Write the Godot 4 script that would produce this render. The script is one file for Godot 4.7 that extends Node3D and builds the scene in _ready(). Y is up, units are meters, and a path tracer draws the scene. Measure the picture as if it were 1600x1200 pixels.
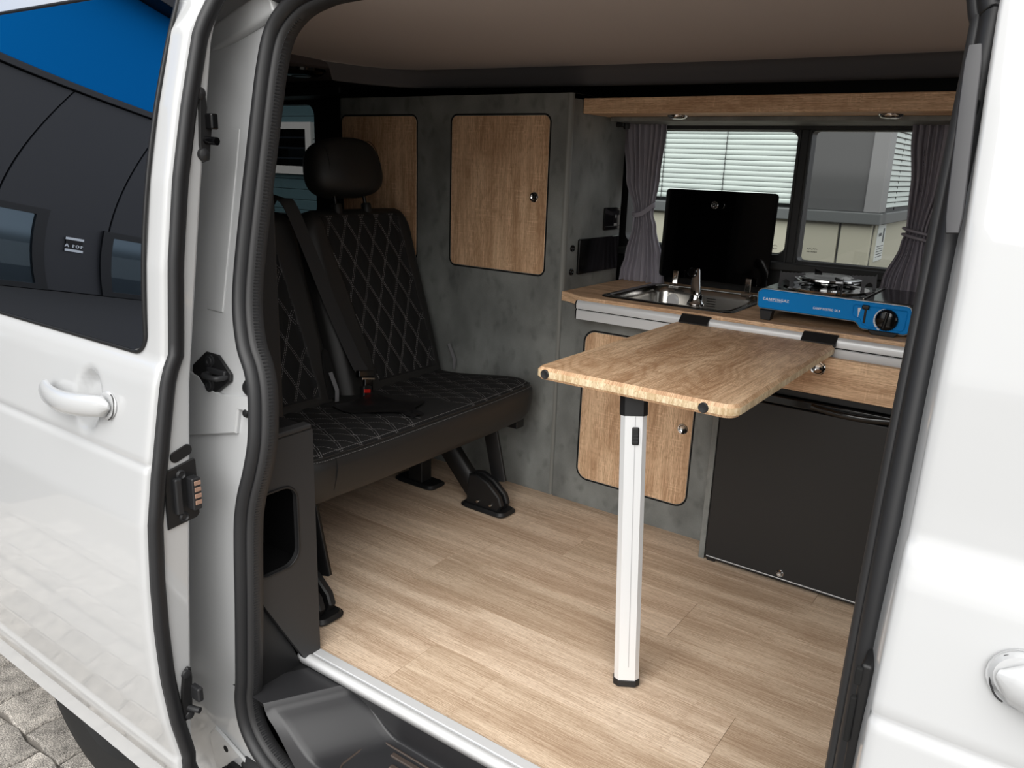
extends Node3D
# Camper van seen through its open sliding door. x runs to the front of the van, y up from the cabin floor, z towards the camera side.

class MB:
	var v := PackedVector3Array()
	var n := PackedVector3Array()
	var u := PackedVector2Array()
	var ix := PackedInt32Array()

	func mesh() -> ArrayMesh:
		var a := []
		a.resize(Mesh.ARRAY_MAX)
		a[Mesh.ARRAY_VERTEX] = v
		a[Mesh.ARRAY_NORMAL] = n
		a[Mesh.ARRAY_TEX_UV] = u
		a[Mesh.ARRAY_INDEX] = ix
		var m := ArrayMesh.new()
		m.add_surface_from_arrays(Mesh.PRIMITIVE_TRIANGLES, a)
		return m

	func vert(p: Vector3, nn: Vector3, uv := Vector2.ZERO) -> int:
		v.push_back(p)
		n.push_back(nn)
		u.push_back(uv)
		return v.size() - 1

	func t3(a: int, b: int, c: int) -> void:   # winding from the normals
		var f := (v[c] - v[a]).cross(v[b] - v[a])
		if f.dot(n[a] + n[b] + n[c]) < 0.0:
			ix.append_array(PackedInt32Array([a, c, b]))
		else:
			ix.append_array(PackedInt32Array([a, b, c]))

	func tri(a: Vector3, b: Vector3, c: Vector3, hint: Vector3) -> void:
		var f := (c - a).cross(b - a).normalized()
		if f.dot(hint) < 0.0:
			f = -f
		t3(vert(a, f), vert(b, f), vert(c, f))

	func quad(a: Vector3, b: Vector3, c: Vector3, d: Vector3, hint: Vector3) -> void:
		var f := (c - a).cross(b - d).normalized()
		if f.dot(hint) < 0.0:
			f = -f
		var i := vert(a, f, Vector2(0, 0))
		vert(b, f, Vector2(1, 0))
		vert(c, f, Vector2(1, 1))
		vert(d, f, Vector2(0, 1))
		t3(i, i + 1, i + 2)
		t3(i, i + 2, i + 3)

	# rows of points joined into a smooth sheet; cu closes each row, cv closes the rows
	func grid(rows: Array, hint := Vector3.ZERO, cu := false, cv := false) -> void:
		var R: int = rows.size()
		var C: int = rows[0].size()
		var acc := PackedVector3Array()
		acc.resize(R * C)
		var mid := Vector3.ZERO
		for r in R:
			for c in C:
				mid += rows[r][c]
		mid /= R * C
		var rr := R if cv else R - 1
		var cc := C if cu else C - 1
		for r in rr:
			var r1 := (r + 1) % R
			for c in cc:
				var c1 := (c + 1) % C
				var f: Vector3 = (rows[r1][c1] - rows[r][c]).cross(rows[r][c1] - rows[r1][c])
				acc[r * C + c] += f
				acc[r * C + c1] += f
				acc[r1 * C + c] += f
				acc[r1 * C + c1] += f
		var s := 0.0
		for r in R:
			for c in C:
				var q: Vector3 = rows[r][c]
				s += acc[r * C + c].dot(hint if hint != Vector3.ZERO else q - mid)
		var sg := 1.0 if s >= 0.0 else -1.0
		var b := v.size()
		for r in R:
			for c in C:
				vert(rows[r][c], (acc[r * C + c] * sg).normalized(), Vector2(float(c) / maxf(1, C - 1), float(r) / maxf(1, R - 1)))
		for r in rr:
			var r1 := (r + 1) % R
			for c in cc:
				var c1 := (c + 1) % C
				t3(b + r * C + c, b + r * C + c1, b + r1 * C + c1)
				t3(b + r * C + c, b + r1 * C + c1, b + r1 * C + c)

	# the triangles whose corner passes the test move to a mesh of their own
	func carve(test: Callable) -> MB:
		var o := MB.new()
		o.v = v
		o.n = n
		o.u = u
		var keep := PackedInt32Array()
		for k in range(0, ix.size(), 3):
			if test.call((v[ix[k]] + v[ix[k + 1]] + v[ix[k + 2]]) / 3.0):
				o.ix.append_array(ix.slice(k, k + 3))
			else:
				keep.append_array(ix.slice(k, k + 3))
		ix = keep
		return o

	func box(lo: Vector3, hi: Vector3, r := 0.0) -> void:
		rbox((lo + hi) / 2, hi - lo, r)

	func rbox(c: Vector3, size: Vector3, r := 0.002, bs := Basis.IDENTITY, k := 2) -> void:
		var h := size / 2
		r = minf(r, minf(h.x, minf(h.y, h.z)) * 0.999)
		if r < 0.0004:
			k = 0
			r = 0.0
		for ax in 3:
			for sg in [-1.0, 1.0]:
				var a1 := (ax + 1) % 3
				var a2 := (ax + 2) % 3
				var us := _stops(h[a1], r, k)
				var vs := _stops(h[a2], r, k)
				var b := v.size()
				for i in us.size():
					for j in vs.size():
						var p := Vector3.ZERO
						p[ax] = sg * h[ax]
						p[a1] = us[i]
						p[a2] = vs[j]
						var q := p.clamp(-h + Vector3.ONE * r, h - Vector3.ONE * r)
						var d := (p - q).normalized()
						var e := Vector3.ZERO
						e[ax] = sg
						if r <= 0.0:
							d = e
						else:
							p = q + d * r
						vert(c + bs * p, bs * d, Vector2(us[i], vs[j]))
				var m := vs.size()
				for i in us.size() - 1:
					for j in m - 1:
						t3(b + i * m + j, b + (i + 1) * m + j, b + (i + 1) * m + j + 1)
						t3(b + i * m + j, b + (i + 1) * m + j + 1, b + i * m + j + 1)

	func _stops(h: float, r: float, k: int) -> PackedFloat32Array:
		if k == 0:
			return PackedFloat32Array([-h, h])
		var o := PackedFloat32Array()
		for i in k + 1:
			o.push_back(-h + r - r * tan(PI / 4 * (1.0 - float(i) / k)))
		for i in k + 1:
			o.push_back(h - r + r * tan(PI / 4 * float(i) / k))
		return o

	# polygon in the xf plane pushed along xf's z by depth, both rims chamfered by bev
	func prism(poly: PackedVector2Array, xf: Transform3D, depth: float, bev := 0.0) -> void:
		var p := poly
		if Geometry2D.is_polygon_clockwise(p):
			p = p.duplicate()
			p.reverse()
		var N := p.size()
		var en := PackedVector2Array()
		for i in N:
			var e := (p[(i + 1) % N] - p[i]).normalized()
			en.push_back(Vector2(e.y, -e.x))
		var inn := PackedVector2Array()
		for i in N:
			var m := en[(i + N - 1) % N] + en[i]
			m = m / maxf(0.3, m.length_squared() / 2)
			inn.push_back(p[i] - m * bev)
		var lv := [[inn, 0.0], [p, bev], [p, depth - bev], [inn, depth]] if bev > 0.0 else [[p, 0.0], [p, depth]]
		for i in N:
			var j := (i + 1) % N
			var pr := en[(i + N - 1) % N]
			var nx := en[j]
			var na := (pr + en[i]).normalized() if pr.dot(en[i]) > 0.75 else en[i]
			var nb := (nx + en[i]).normalized() if nx.dot(en[i]) > 0.75 else en[i]
			for l in lv.size() - 1:
				var zz := 0.0
				if bev > 0.0:
					zz = [-0.7, 0.0, 0.7][l]
				var A := (xf.basis * Vector3(na.x, na.y, zz)).normalized()
				var B := (xf.basis * Vector3(nb.x, nb.y, zz)).normalized()
				var b := v.size()
				vert(xf * Vector3(lv[l][0][i].x, lv[l][0][i].y, lv[l][1]), A)
				vert(xf * Vector3(lv[l][0][j].x, lv[l][0][j].y, lv[l][1]), B)
				vert(xf * Vector3(lv[l + 1][0][j].x, lv[l + 1][0][j].y, lv[l + 1][1]), B)
				vert(xf * Vector3(lv[l + 1][0][i].x, lv[l + 1][0][i].y, lv[l + 1][1]), A)
				t3(b, b + 1, b + 2)
				t3(b, b + 2, b + 3)
		var cap := inn if bev > 0.0 else p
		var T := Geometry2D.triangulate_polygon(cap)
		for end in 2:
			var z := depth * end
			var nn := xf.basis.z.normalized() * (1.0 if end == 1 else -1.0)
			var b := v.size()
			for q in cap:
				vert(xf * Vector3(q.x, q.y, z), nn)
			for k in range(0, T.size(), 3):
				t3(b + T[k], b + T[k + 1], b + T[k + 2])

	# flat plate with a hole: outer rectangle, hole loop, both in the xf plane
	func holed(rect: Rect2, loop: PackedVector2Array, xf: Transform3D, depth: float) -> void:
		var hole := PackedVector2Array()
		for i in loop.size():
			var b := loop[(i + 1) % loop.size()]
			var k := maxi(1, int(loop[i].distance_to(b) / 0.02))
			for j in k:
				hole.push_back(loop[i].lerp(b, float(j) / k))
		var c := Vector2.ZERO
		for q in hole:
			c += q
		c /= hole.size()
		var out := PackedVector2Array()
		var hl := PackedVector2Array()
		var last := -1
		for q in hole:
			var d := (q - c).normalized()
			var t := 1e9
			var side := 0
			var cand := [(rect.end.x - c.x) / d.x if d.x > 1e-6 else 1e9, (rect.end.y - c.y) / d.y if d.y > 1e-6 else 1e9, (rect.position.x - c.x) / d.x if d.x < -1e-6 else 1e9, (rect.position.y - c.y) / d.y if d.y < -1e-6 else 1e9]
			for k in 4:
				if cand[k] < t:
					t = cand[k]
					side = k
			if last >= 0 and side != last:
				var cr := Vector2(rect.end.x if (side == 0 or last == 0) else rect.position.x, rect.end.y if (side == 1 or last == 1) else rect.position.y)
				out.push_back(cr)
				hl.push_back(q)
			last = side
			out.push_back(c + d * t)
			hl.push_back(q)
		if out.size() > 2:     # corner between the last and the first ray
			var q0 := out[0]
			var q1 := out[out.size() - 1]
			var e0 := 0 if absf(q0.x - rect.end.x) < 1e-6 else (1 if absf(q0.y - rect.end.y) < 1e-6 else (2 if absf(q0.x - rect.position.x) < 1e-6 else 3))
			if e0 != last:
				out.push_back(Vector2(rect.end.x if (e0 == 0 or last == 0) else rect.position.x, rect.end.y if (e0 == 1 or last == 1) else rect.position.y))
				hl.push_back(hole[0])
		var N := hl.size()
		for i in N:
			var j := (i + 1) % N
			for z in [0.0, depth]:
				var hn: Vector3 = xf.basis.z * (-1.0 if z == 0.0 else 1.0)
				var o1 := xf * Vector3(out[i].x, out[i].y, z)
				var o2 := xf * Vector3(out[j].x, out[j].y, z)
				var h1 := xf * Vector3(hl[i].x, hl[i].y, z)
				var h2 := xf * Vector3(hl[j].x, hl[j].y, z)
				if o1.distance_to(o2) > 1e-5:
					tri(o1, o2, h2, hn)
				if h1.distance_to(h2) > 1e-5:
					tri(o1, h2, h1, hn)
			var cin := xf.basis * Vector3(c.x - hl[i].x, c.y - hl[i].y, 0)
			if hl[i].distance_to(hl[j]) > 1e-5:
				quad(xf * Vector3(hl[i].x, hl[i].y, 0), xf * Vector3(hl[j].x, hl[j].y, 0), xf * Vector3(hl[j].x, hl[j].y, depth), xf * Vector3(hl[i].x, hl[i].y, depth), cin)
			if out[i].distance_to(out[j]) > 1e-5:
				quad(xf * Vector3(out[i].x, out[i].y, 0), xf * Vector3(out[j].x, out[j].y, 0), xf * Vector3(out[j].x, out[j].y, depth), xf * Vector3(out[i].x, out[i].y, depth), -cin)

	# profile (radius, height) turned round xf's y axis
	func lathe(prof: PackedVector2Array, xf: Transform3D, segs := 24) -> void:
		var N := prof.size()
		var en := PackedVector2Array()
		for i in N - 1:
			var e := (prof[i + 1] - prof[i]).normalized()
			en.push_back(Vector2(e.y, -e.x))
		for i in N - 1:
			var a := en[i]
			var b := en[i]
			if i > 0 and en[i - 1].dot(en[i]) > 0.8:
				a = (en[i - 1] + en[i]).normalized()
			if i < N - 2 and en[i + 1].dot(en[i]) > 0.8:
				b = (en[i + 1] + en[i]).normalized()
			var o := v.size()
			for k in segs + 1:
				var an := TAU * k / segs
				var cs := cos(an)
				var sn := sin(an)
				vert(xf * Vector3(prof[i].x * cs, prof[i].y, prof[i].x * sn), (xf.basis * Vector3(a.x * cs, a.y, a.x * sn)).normalized())
				vert(xf * Vector3(prof[i + 1].x * cs, prof[i + 1].y, prof[i + 1].x * sn), (xf.basis * Vector3(b.x * cs, b.y, b.x * sn)).normalized())
			for k in segs:
				var q := o + k * 2
				t3(q, q + 2, q + 3)
				t3(q, q + 3, q + 1)

	# sweep a ring of (side, up) offsets along a path; side is worked out from the given up vector
	func sweep(path: PackedVector3Array, ring: PackedVector2Array, up: Vector3, closed := false, caps := true, scale := PackedFloat32Array()) -> void:
		var rows := []
		var N := path.size()
		for i in N:
			var a := path[(i + N - 1) % N] if closed or i > 0 else path[0]
			var b := path[(i + 1) % N] if closed or i < N - 1 else path[N - 1]
			var t := (b - a).normalized()
			var sd := t.cross(up).normalized()
			var uu := sd.cross(t).normalized()
			var row := PackedVector3Array()
			var k := scale[i] if scale.size() > i else 1.0
			for q in ring:
				row.push_back(path[i] + (sd * q.x + uu * q.y) * k)
			rows.push_back(row)
		_ringgrid(rows, path, closed)
		if caps and not closed:
			for e in [0, N - 1]:
				var hn := (path[0] - path[1]) if e == 0 else (path[N - 1] - path[N - 2])
				for k in range(1, ring.size() - 1):
					tri(rows[e][0], rows[e][k], rows[e][k + 1], hn)

	func _ringgrid(rows: Array, path: PackedVector3Array, closed: bool) -> void:
		var b := v.size()
		var R: int = rows.size()
		var C: int = rows[0].size()
		for r in R:
			for c in C:
				var p: Vector3 = rows[r][c]
				var q: Vector3 = rows[r][(c + 1) % C]
				var o: Vector3 = rows[r][(c + C - 1) % C]
				var t: Vector3 = (path[(r + 1) % R] - path[r]) if (closed or r < R - 1) else (path[r] - path[r - 1])
				var nn := t.cross(q - o).normalized()
				if nn.dot(p - path[r]) < 0.0:
					nn = -nn
				vert(p, nn)
		for r in (R if closed else R - 1):
			var r1 := (r + 1) % R
			for c in C:
				var c1 := (c + 1) % C
				t3(b + r * C + c, b + r * C + c1, b + r1 * C + c1)
				t3(b + r * C + c, b + r1 * C + c1, b + r1 * C + c)

	func tube(path: PackedVector3Array, r: float, segs := 8, closed := false) -> void:
		var ring := PackedVector2Array()
		for k in segs:
			ring.push_back(Vector2(cos(TAU * k / segs), sin(TAU * k / segs)) * r)
		var d := (path[path.size() - 1] - path[0]).normalized()
		var up := Vector3.UP if absf(d.y) < 0.8 else Vector3(0, 0, 1)
		sweep(path, ring, up, closed)


# ---------- naming and committing ----------
var used := {}

func numbered(n: String) -> String:
	used[n] = used.get(n, 0) + 1
	return n if used[n] == 1 else "%s_%03d" % [n, used[n] - 1]

func world_of(o: Node3D) -> Vector3:
	var p := Vector3.ZERO
	while o != self:
		p += o.position
		o = o.get_parent()
	return p

func thing(called: String, label: String, category: String, at: Vector3, group := "") -> Node3D:
	var o := Node3D.new()
	o.name = numbered(called)
	add_child(o)
	o.position = at
	o.set_meta("label", label)
	o.set_meta("category", category)
	if group:
		o.set_meta("group", group)
	return o

func struct(called: String, at := Vector3.ZERO, label := "") -> Node3D:
	var o := Node3D.new()
	o.name = numbered(called)
	add_child(o)
	o.position = at
	o.set_meta("kind", "structure")
	if label:
		o.set_meta("label", label)
	return o

func part(called: String, m, mat: Material, parent: Node3D, label := "", stuff := false) -> MeshInstance3D:
	var o := MeshInstance3D.new()
	o.mesh = m.mesh() if m is MB else m
	o.material_override = mat
	o.name = called
	parent.add_child(o, true)
	if parent != self:
		o.position = -world_of(parent)
	o.cast_shadow = GeometryInstance3D.SHADOW_CASTING_SETTING_ON
	if label:
		o.set_meta("label", label)
	if stuff:
		o.set_meta("kind", "stuff")
	return o

func lettering(txt: String, size: float, xf: Transform3D, mat: Material, parent: Node3D, called := "lettering", italic := false, w := 1.0) -> MeshInstance3D:
	var t := TextMesh.new()
	var f := SystemFont.new()
	f.font_names = PackedStringArray(["Droid Sans"])
	f.font_weight = 700
	f.font_italic = italic
	t.font = f
	t.text = txt
	t.font_size = 64
	t.pixel_size = size / 46.0
	t.depth = 0.0006
	var o := part(called, t, mat, parent)
	var b := xf.basis
	b.x *= w
	o.transform = Transform3D(b, xf.origin - world_of(parent))
	return o

# ---------- shape helpers ----------
func rrect(x0: float, y0: float, x1: float, y1: float, r: float, k := 6) -> PackedVector2Array:
	var o := PackedVector2Array()
	for q in [[x1 - r, y0 + r, -PI / 2], [x1 - r, y1 - r, 0.0], [x0 + r, y1 - r, PI / 2], [x0 + r, y0 + r, PI]]:
		for i in k + 1:
			var a: float = q[2] + PI / 2 * i / k
			o.push_back(Vector2(q[0] + r * cos(a), q[1] + r * sin(a)))
	return o

func oval(rx: float, ry: float, k := 12, c := Vector2.ZERO) -> PackedVector2Array:
	var o := PackedVector2Array()
	for i in k:
		o.push_back(c + Vector2(rx * cos(TAU * i / k), ry * sin(TAU * i / k)))
	return o

func dense(lp: PackedVector2Array, step := 0.02) -> PackedVector2Array:
	var o := PackedVector2Array()
	for i in lp.size():
		var a := lp[i]
		var b := lp[(i + 1) % lp.size()]
		var k := maxi(1, int(a.distance_to(b) / step))
		for j in k:
			o.push_back(a.lerp(b, float(j) / k))
	return o

func pz(P: Array, y: float) -> float:    # piecewise profile, y falling
	if y >= P[0].x:
		return P[0].y
	for i in P.size() - 1:
		if y >= P[i + 1].x:
			return lerpf(P[i].y, P[i + 1].y, (P[i].x - y) / (P[i].x - P[i + 1].x))
	return P[P.size() - 1].y

func smooth(pts: PackedVector3Array, k := 6, closed := false) -> PackedVector3Array:   # Catmull-Rom
	var o := PackedVector3Array()
	var N := pts.size()
	for i in (N if closed else N - 1):
		var a := pts[(i + N - 1) % N] if closed or i > 0 else pts[0]
		var b := pts[i]
		var c := pts[(i + 1) % N]
		var d := pts[(i + 2) % N] if closed or i < N - 2 else pts[N - 1]
		for j in k:
			o.push_back(b.cubic_interpolate(c, a, d, float(j) / k))
	if not closed:
		o.push_back(pts[N - 1])
	return o

func at(p: Vector3, x := Vector3.RIGHT, y := Vector3.UP) -> Transform3D:
	return Transform3D(Basis(x.normalized(), y.normalized(), x.cross(y).normalized()), p)

func axis(p: Vector3, d: Vector3) -> Transform3D:   # y axis along d
	d = d.normalized()
	var s := d.cross(Vector3(0.3, 0.2, 0.9)).normalized()
	return Transform3D(Basis(s, d, s.cross(d)), p)

# ---------- materials ----------
func M(col: Color, rough := 0.6, metal := 0.0) -> StandardMaterial3D:
	var m := StandardMaterial3D.new()
	m.albedo_color = col
	m.roughness = rough
	m.metallic = metal
	return m

func noise_bytes(seed_: int, w: int, h: int, w0: int, h0: int, freq: float, oct := 3) -> PackedByteArray:
	var f := FastNoiseLite.new()
	f.seed = seed_
	f.noise_type = FastNoiseLite.TYPE_SIMPLEX
	f.frequency = freq
	f.fractal_octaves = oct
	var im := f.get_seamless_image(w0, h0)
	im.convert(Image.FORMAT_L8)
	im.resize(w, h, Image.INTERPOLATE_CUBIC)
	return im.get_data()

# oak: grain along v (tex height), tex covers about 0.9 m along the grain, 0.6 m across
func wood_image(sd: int, light: Color, dark: Color, rings: int, warp: float, streak: float, marks: float, W := 1024, H := 1024, ringw := 0.16) -> Image:
	var a := noise_bytes(sd, W, H, 128, 24, 0.035, 3)
	var b := noise_bytes(sd + 1, W, H, W, 24, 0.16, 3)
	var c := noise_bytes(sd + 2, W, H, 96, 64, 0.03, 2)
	var d := noise_bytes(sd + 3, W, H, W, 96, 0.45, 2)
	var e := noise_bytes(sd + 4, W, H, 24, 512, 0.22, 2)
	var g := noise_bytes(sd + 5, W, H, 96, 96, 0.06, 2)
	var out := PackedByteArray()
	out.resize(W * H * 3)
	var lr := light.r * 255
	var lg := light.g * 255
	var lb := light.b * 255
	var dr := (dark.r - light.r) * 255
	var dg := (dark.g - light.g) * 255
	var db := (dark.b - light.b) * 255
	var k := TAU * rings / W
	for y in H:
		for x in W:
			var i := y * W + x
			var ph := x * k + (c[i] - 128) * warp
			var ring := 0.5 + 0.5 * sin(ph)
			ring = ring * ring
			var t := 0.34 + (a[i] - 128) * 0.0026 + (b[i] - 128) * 0.0034 * streak + ring * ringw + maxf(0.0, (d[i] - 146) * 0.010) * streak
			if g[i] > 158:
				t -= maxf(0.0, (e[i] - 146) * 0.0045) * marks * minf(1.0, (g[i] - 158) * 0.06)
			t = clampf(t, 0.0, 1.0)
			out[i * 3] = int(lr + dr * t)
			out[i * 3 + 1] = int(lg + dg * t)
			out[i * 3 + 2] = int(lb + db * t)
	return Image.create_from_data(W, H, false, Image.FORMAT_RGB8, out)

func cloud_image(sd: int, base: Color, amp: float, fine: float, N := 512) -> Image:
	var a := noise_bytes(sd, N, N, 128, 128, 0.03, 4)
	var b := noise_bytes(sd + 1, N, N, N, N, 0.3, 2)
	var c := noise_bytes(sd + 2, N, N, 128, 128, 0.08, 3)
	var out := PackedByteArray()
	out.resize(N * N * 3)
	for i in N * N:
		var k := 1.0 + (a[i] - 128) * amp * 0.004 + (b[i] - 128) * fine * 0.004
		if c[i] > 165:
			k -= (c[i] - 165) * amp * 0.006
		out[i * 3] = int(clampf(base.r * k, 0, 1) * 255)
		out[i * 3 + 1] = int(clampf(base.g * k, 0, 1) * 255)
		out[i * 3 + 2] = int(clampf(base.b * k, 0, 1) * 255)
	return Image.create_from_data(N, N, false, Image.FORMAT_RGB8, out)

func tri_mat(im: Image, rough: float, scale: Vector3, off := Vector3.ZERO) -> StandardMaterial3D:
	var m := M(Color.WHITE, rough)
	m.albedo_texture = ImageTexture.create_from_image(im)
	m.uv1_triplanar = true
	m.uv1_triplanar_sharpness = 8.0
	m.uv1_scale = scale
	m.uv1_offset = off
	return m

var white: StandardMaterial3D
var rubber: StandardMaterial3D
var black: StandardMaterial3D
var gloss: StandardMaterial3D
var trimgrey: StandardMaterial3D
var chrome: StandardMaterial3D
var steel: StandardMaterial3D
var alu: StandardMaterial3D
var oak: StandardMaterial3D       # grain upright, or along z on level faces
var oak_x: StandardMaterial3D     # grain along x
var oak_table: StandardMaterial3D
var oak_edge: StandardMaterial3D
var slate: StandardMaterial3D
var leather: StandardMaterial3D
var fabric: StandardMaterial3D
var thread: StandardMaterial3D
var headliner: StandardMaterial3D
var cloth: StandardMaterial3D
var blue: StandardMaterial3D
var copper: StandardMaterial3D
var lettermat: StandardMaterial3D
var darkgap: StandardMaterial3D
var fridge_black: StandardMaterial3D
var cream: StandardMaterial3D
var darkclad: StandardMaterial3D
var slat_white: StandardMaterial3D
var floor_mats := []

# skin of the open sliding door (x: height y, y: depth z); the body skin lies 0.095 further in
const DP := [Vector2(1.36, 1.165), Vector2(1.24, 1.238), Vector2(1.12, 1.270), Vector2(1.0, 1.296), Vector2(0.86, 1.3165), Vector2(0.735, 1.3265), Vector2(0.70, 1.330), Vector2(0.685, 1.3405), Vector2(0.66, 1.349), Vector2(0.62, 1.357), Vector2(0.525, 1.375), Vector2(0.519, 1.371), Vector2(0.514, 1.378), Vector2(0.41, 1.395), Vector2(0.3, 1.401), Vector2(0.2, 1.402), Vector2(0.1, 1.399), Vector2(0, 1.388), Vector2(-0.088, 1.371), Vector2(-0.094, 1.374), Vector2(-0.12, 1.372), Vector2(-0.16, 1.358), Vector2(-0.2, 1.335), Vector2(-0.24, 1.305)]
const DIN := [Vector2(1.36, 1.13), Vector2(1.24, 1.19), Vector2(0.98, 1.232), Vector2(0.65, 1.280), Vector2(0.28, 1.311), Vector2(0.0, 1.332), Vector2(-0.24, 1.345)]
const SP := [Vector2(1.34, 1.075), Vector2(1.0, 1.13), Vector2(0.7, 1.185), Vector2(0.45, 1.215), Vector2(0.2, 1.22), Vector2(-0.35, 1.21)]
const DOOR_X := 0.025

func _ready() -> void:
	var cam := Camera3D.new()
	cam.name = "camera"
	add_child(cam)
	cam.position = Vector3(1.2646, 1.0468, 2.0576)
	cam.rotation_degrees = Vector3(-15.576, 34.979, 2.0366)
	cam.fov = 51.874
	cam.near = 0.02
	cam.far = 200.0
	cam.current = true

	var env := Environment.new()
	var sky := Sky.new()
	var ps := ProceduralSkyMaterial.new()
	ps.sky_top_color = Color(0.93, 0.95, 0.97)
	ps.sky_horizon_color = Color(0.90, 0.925, 0.945)
	ps.sky_curve = 0.2
	ps.ground_horizon_color = Color(0.55, 0.55, 0.54)
	ps.ground_bottom_color = Color(0.45, 0.44, 0.43)
	ps.sun_angle_max = 1.0
	ps.energy_multiplier = 1.0
	sky.sky_material = ps
	env.background_mode = Environment.BG_SKY
	env.sky = sky
	env.background_energy_multiplier = 1.0
	env.tonemap_mode = Environment.TONE_MAPPER_LINEAR
	env.tonemap_exposure = 1.62
	env.sdfgi_enabled = true
	env.ssao_enabled = true
	env.ssil_enabled = true
	var we := WorldEnvironment.new()
	we.name = "world_environment"
	we.environment = env
	add_child(we)
	var sun := DirectionalLight3D.new()     # the bright part of the overcast, over the open yard behind the viewer
	sun.name = "overcast_sun"
	add_child(sun)
	sun.look_at_from_position(Vector3(0.95, 2.8, 2.8), Vector3.ZERO)
	sun.light_color = Color(1.0, 0.995, 0.985)
	sun.light_energy = 0.75
	sun.light_angular_distance = 70.0
	sun.shadow_enabled = true

	materials()
	build_setting()
	build_van()
	build_doors()
	build_step()
	build_bench()
	build_tall_cabinet()
	build_kitchen()
	build_sink()
	build_stove()
	build_table()
	build_curtains()
	build_outside()


func materials() -> void:
	white = M(Color(0.735, 0.74, 0.745), 0.35)
	white.clearcoat_enabled = true
	white.clearcoat = 1.0
	white.clearcoat_roughness = 0.04
	rubber = M(Color(0.135, 0.137, 0.145), 0.5)
	black = M(Color(0.075, 0.075, 0.08), 0.5)
	gloss = M(Color(0.03, 0.03, 0.035), 0.12)
	trimgrey = M(Color(0.165, 0.165, 0.17), 0.55)
	chrome = M(Color(0.85, 0.85, 0.85), 0.08, 1.0)
	steel = M(Color(0.72, 0.71, 0.69), 0.22, 1.0)
	alu = M(Color(0.90, 0.905, 0.91), 0.4, 0.3)
	darkgap = M(Color(0.02, 0.02, 0.02), 0.9)
	fridge_black = M(Color(0.11, 0.11, 0.112), 0.5)
	leather = M(Color(0.115, 0.112, 0.11), 0.5)
	fabric = M(Color(0.045, 0.044, 0.047), 0.85)
	thread = M(Color(0.48, 0.47, 0.47), 0.8)
	headliner = M(Color(0.73, 0.70, 0.69), 0.95)
	cloth = M(Color(0.60, 0.585, 0.62), 0.95)
	blue = M(Color(0.0, 0.54, 0.86), 0.45)
	blue.metallic_specular = 0.3
	copper = M(Color(0.66, 0.53, 0.46), 0.5, 0.2)
	lettermat = M(Color(0.92, 0.94, 0.96), 0.6)
	cream = M(Color(0.70, 0.70, 0.63), 0.7)
	darkclad = M(Color(0.30, 0.31, 0.31), 0.55)
	slat_white = M(Color(0.76, 0.81, 0.79), 0.45)
	var wv := wood_image(11, Color(0.96, 0.825, 0.68), Color(0.69, 0.53, 0.395), 6, 0.10, 1.0, 0.8)
	oak = tri_mat(wv, 0.55, Vector3(1.9, 1.15, 1.15), Vector3(0.31, 0.22, 0.1))
	var wu: Image = wv.duplicate()
	wu.rotate_90(CLOCKWISE)
	oak_x = tri_mat(wu, 0.55, Vector3(1.15, 1.9, 1.9), Vector3(0.11, 0.42, 0.2))
	var we := wood_image(31, Color(0.97, 0.90, 0.77), Color(0.78, 0.66, 0.50), 11, 0.02, 1.0, 0.0, 256, 256)
	var wt := wood_image(111, Color(0.985, 0.85, 0.70), Color(0.69, 0.52, 0.375), 4, 0.11, 0.9, 0.5, 1024, 1024, 0.26)
	oak_table = tri_mat(wt, 0.5, Vector3(1.9, 1.15, 1.15), Vector3(0.05, 0.22, 0.30))
	oak_edge = tri_mat(we, 0.5, Vector3(3.0, 3.0, 3.0))
	var fl := wood_image(51, Color(0.93, 0.845, 0.75), Color(0.67, 0.56, 0.46), 5, 0.09, 1.15, 0.1, 1024, 1024, 0.08)
	fl.rotate_90(CLOCKWISE)
	var ft := ImageTexture.create_from_image(fl)
	for k in 4:
		var m := M([Color.WHITE, Color(0.965, 0.96, 0.95), Color(0.985, 0.98, 0.975), Color(0.95, 0.945, 0.935)][k], 0.5)
		m.albedo_texture = ft
		m.uv1_triplanar = true
		m.uv1_triplanar_sharpness = 8.0
		m.uv1_scale = Vector3(1.0, 2.6, 2.6)
		m.uv1_offset = Vector3(0.37 * k + 0.2, 0.0, 0.29 * k)
		floor_mats.append(m)
	slate = tri_mat(cloud_image(71, Color(0.475, 0.485, 0.475), 0.28, 0.06), 0.6, Vector3(1.3, 0.9, 1.3))


# ---------- the room: floor, ceiling, walls of the van, ground ----------
func ceil_edge(x: float) -> float:
	var P := [Vector2(1.2, -0.118), Vector2(0.935, -0.118), Vector2(0.582, -0.12), Vector2(0.346, -0.105), Vector2(0.164, -0.089), Vector2(-0.034, -0.069), Vector2(-0.25, -0.047), Vector2(-0.485, -0.02), Vector2(-0.6, 0.0), Vector2(-0.66, 0.05), Vector2(-0.70, 0.15), Vector2(-0.72, 0.28), Vector2(-0.73, 0.6)]
	return pz(P, x)

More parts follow.
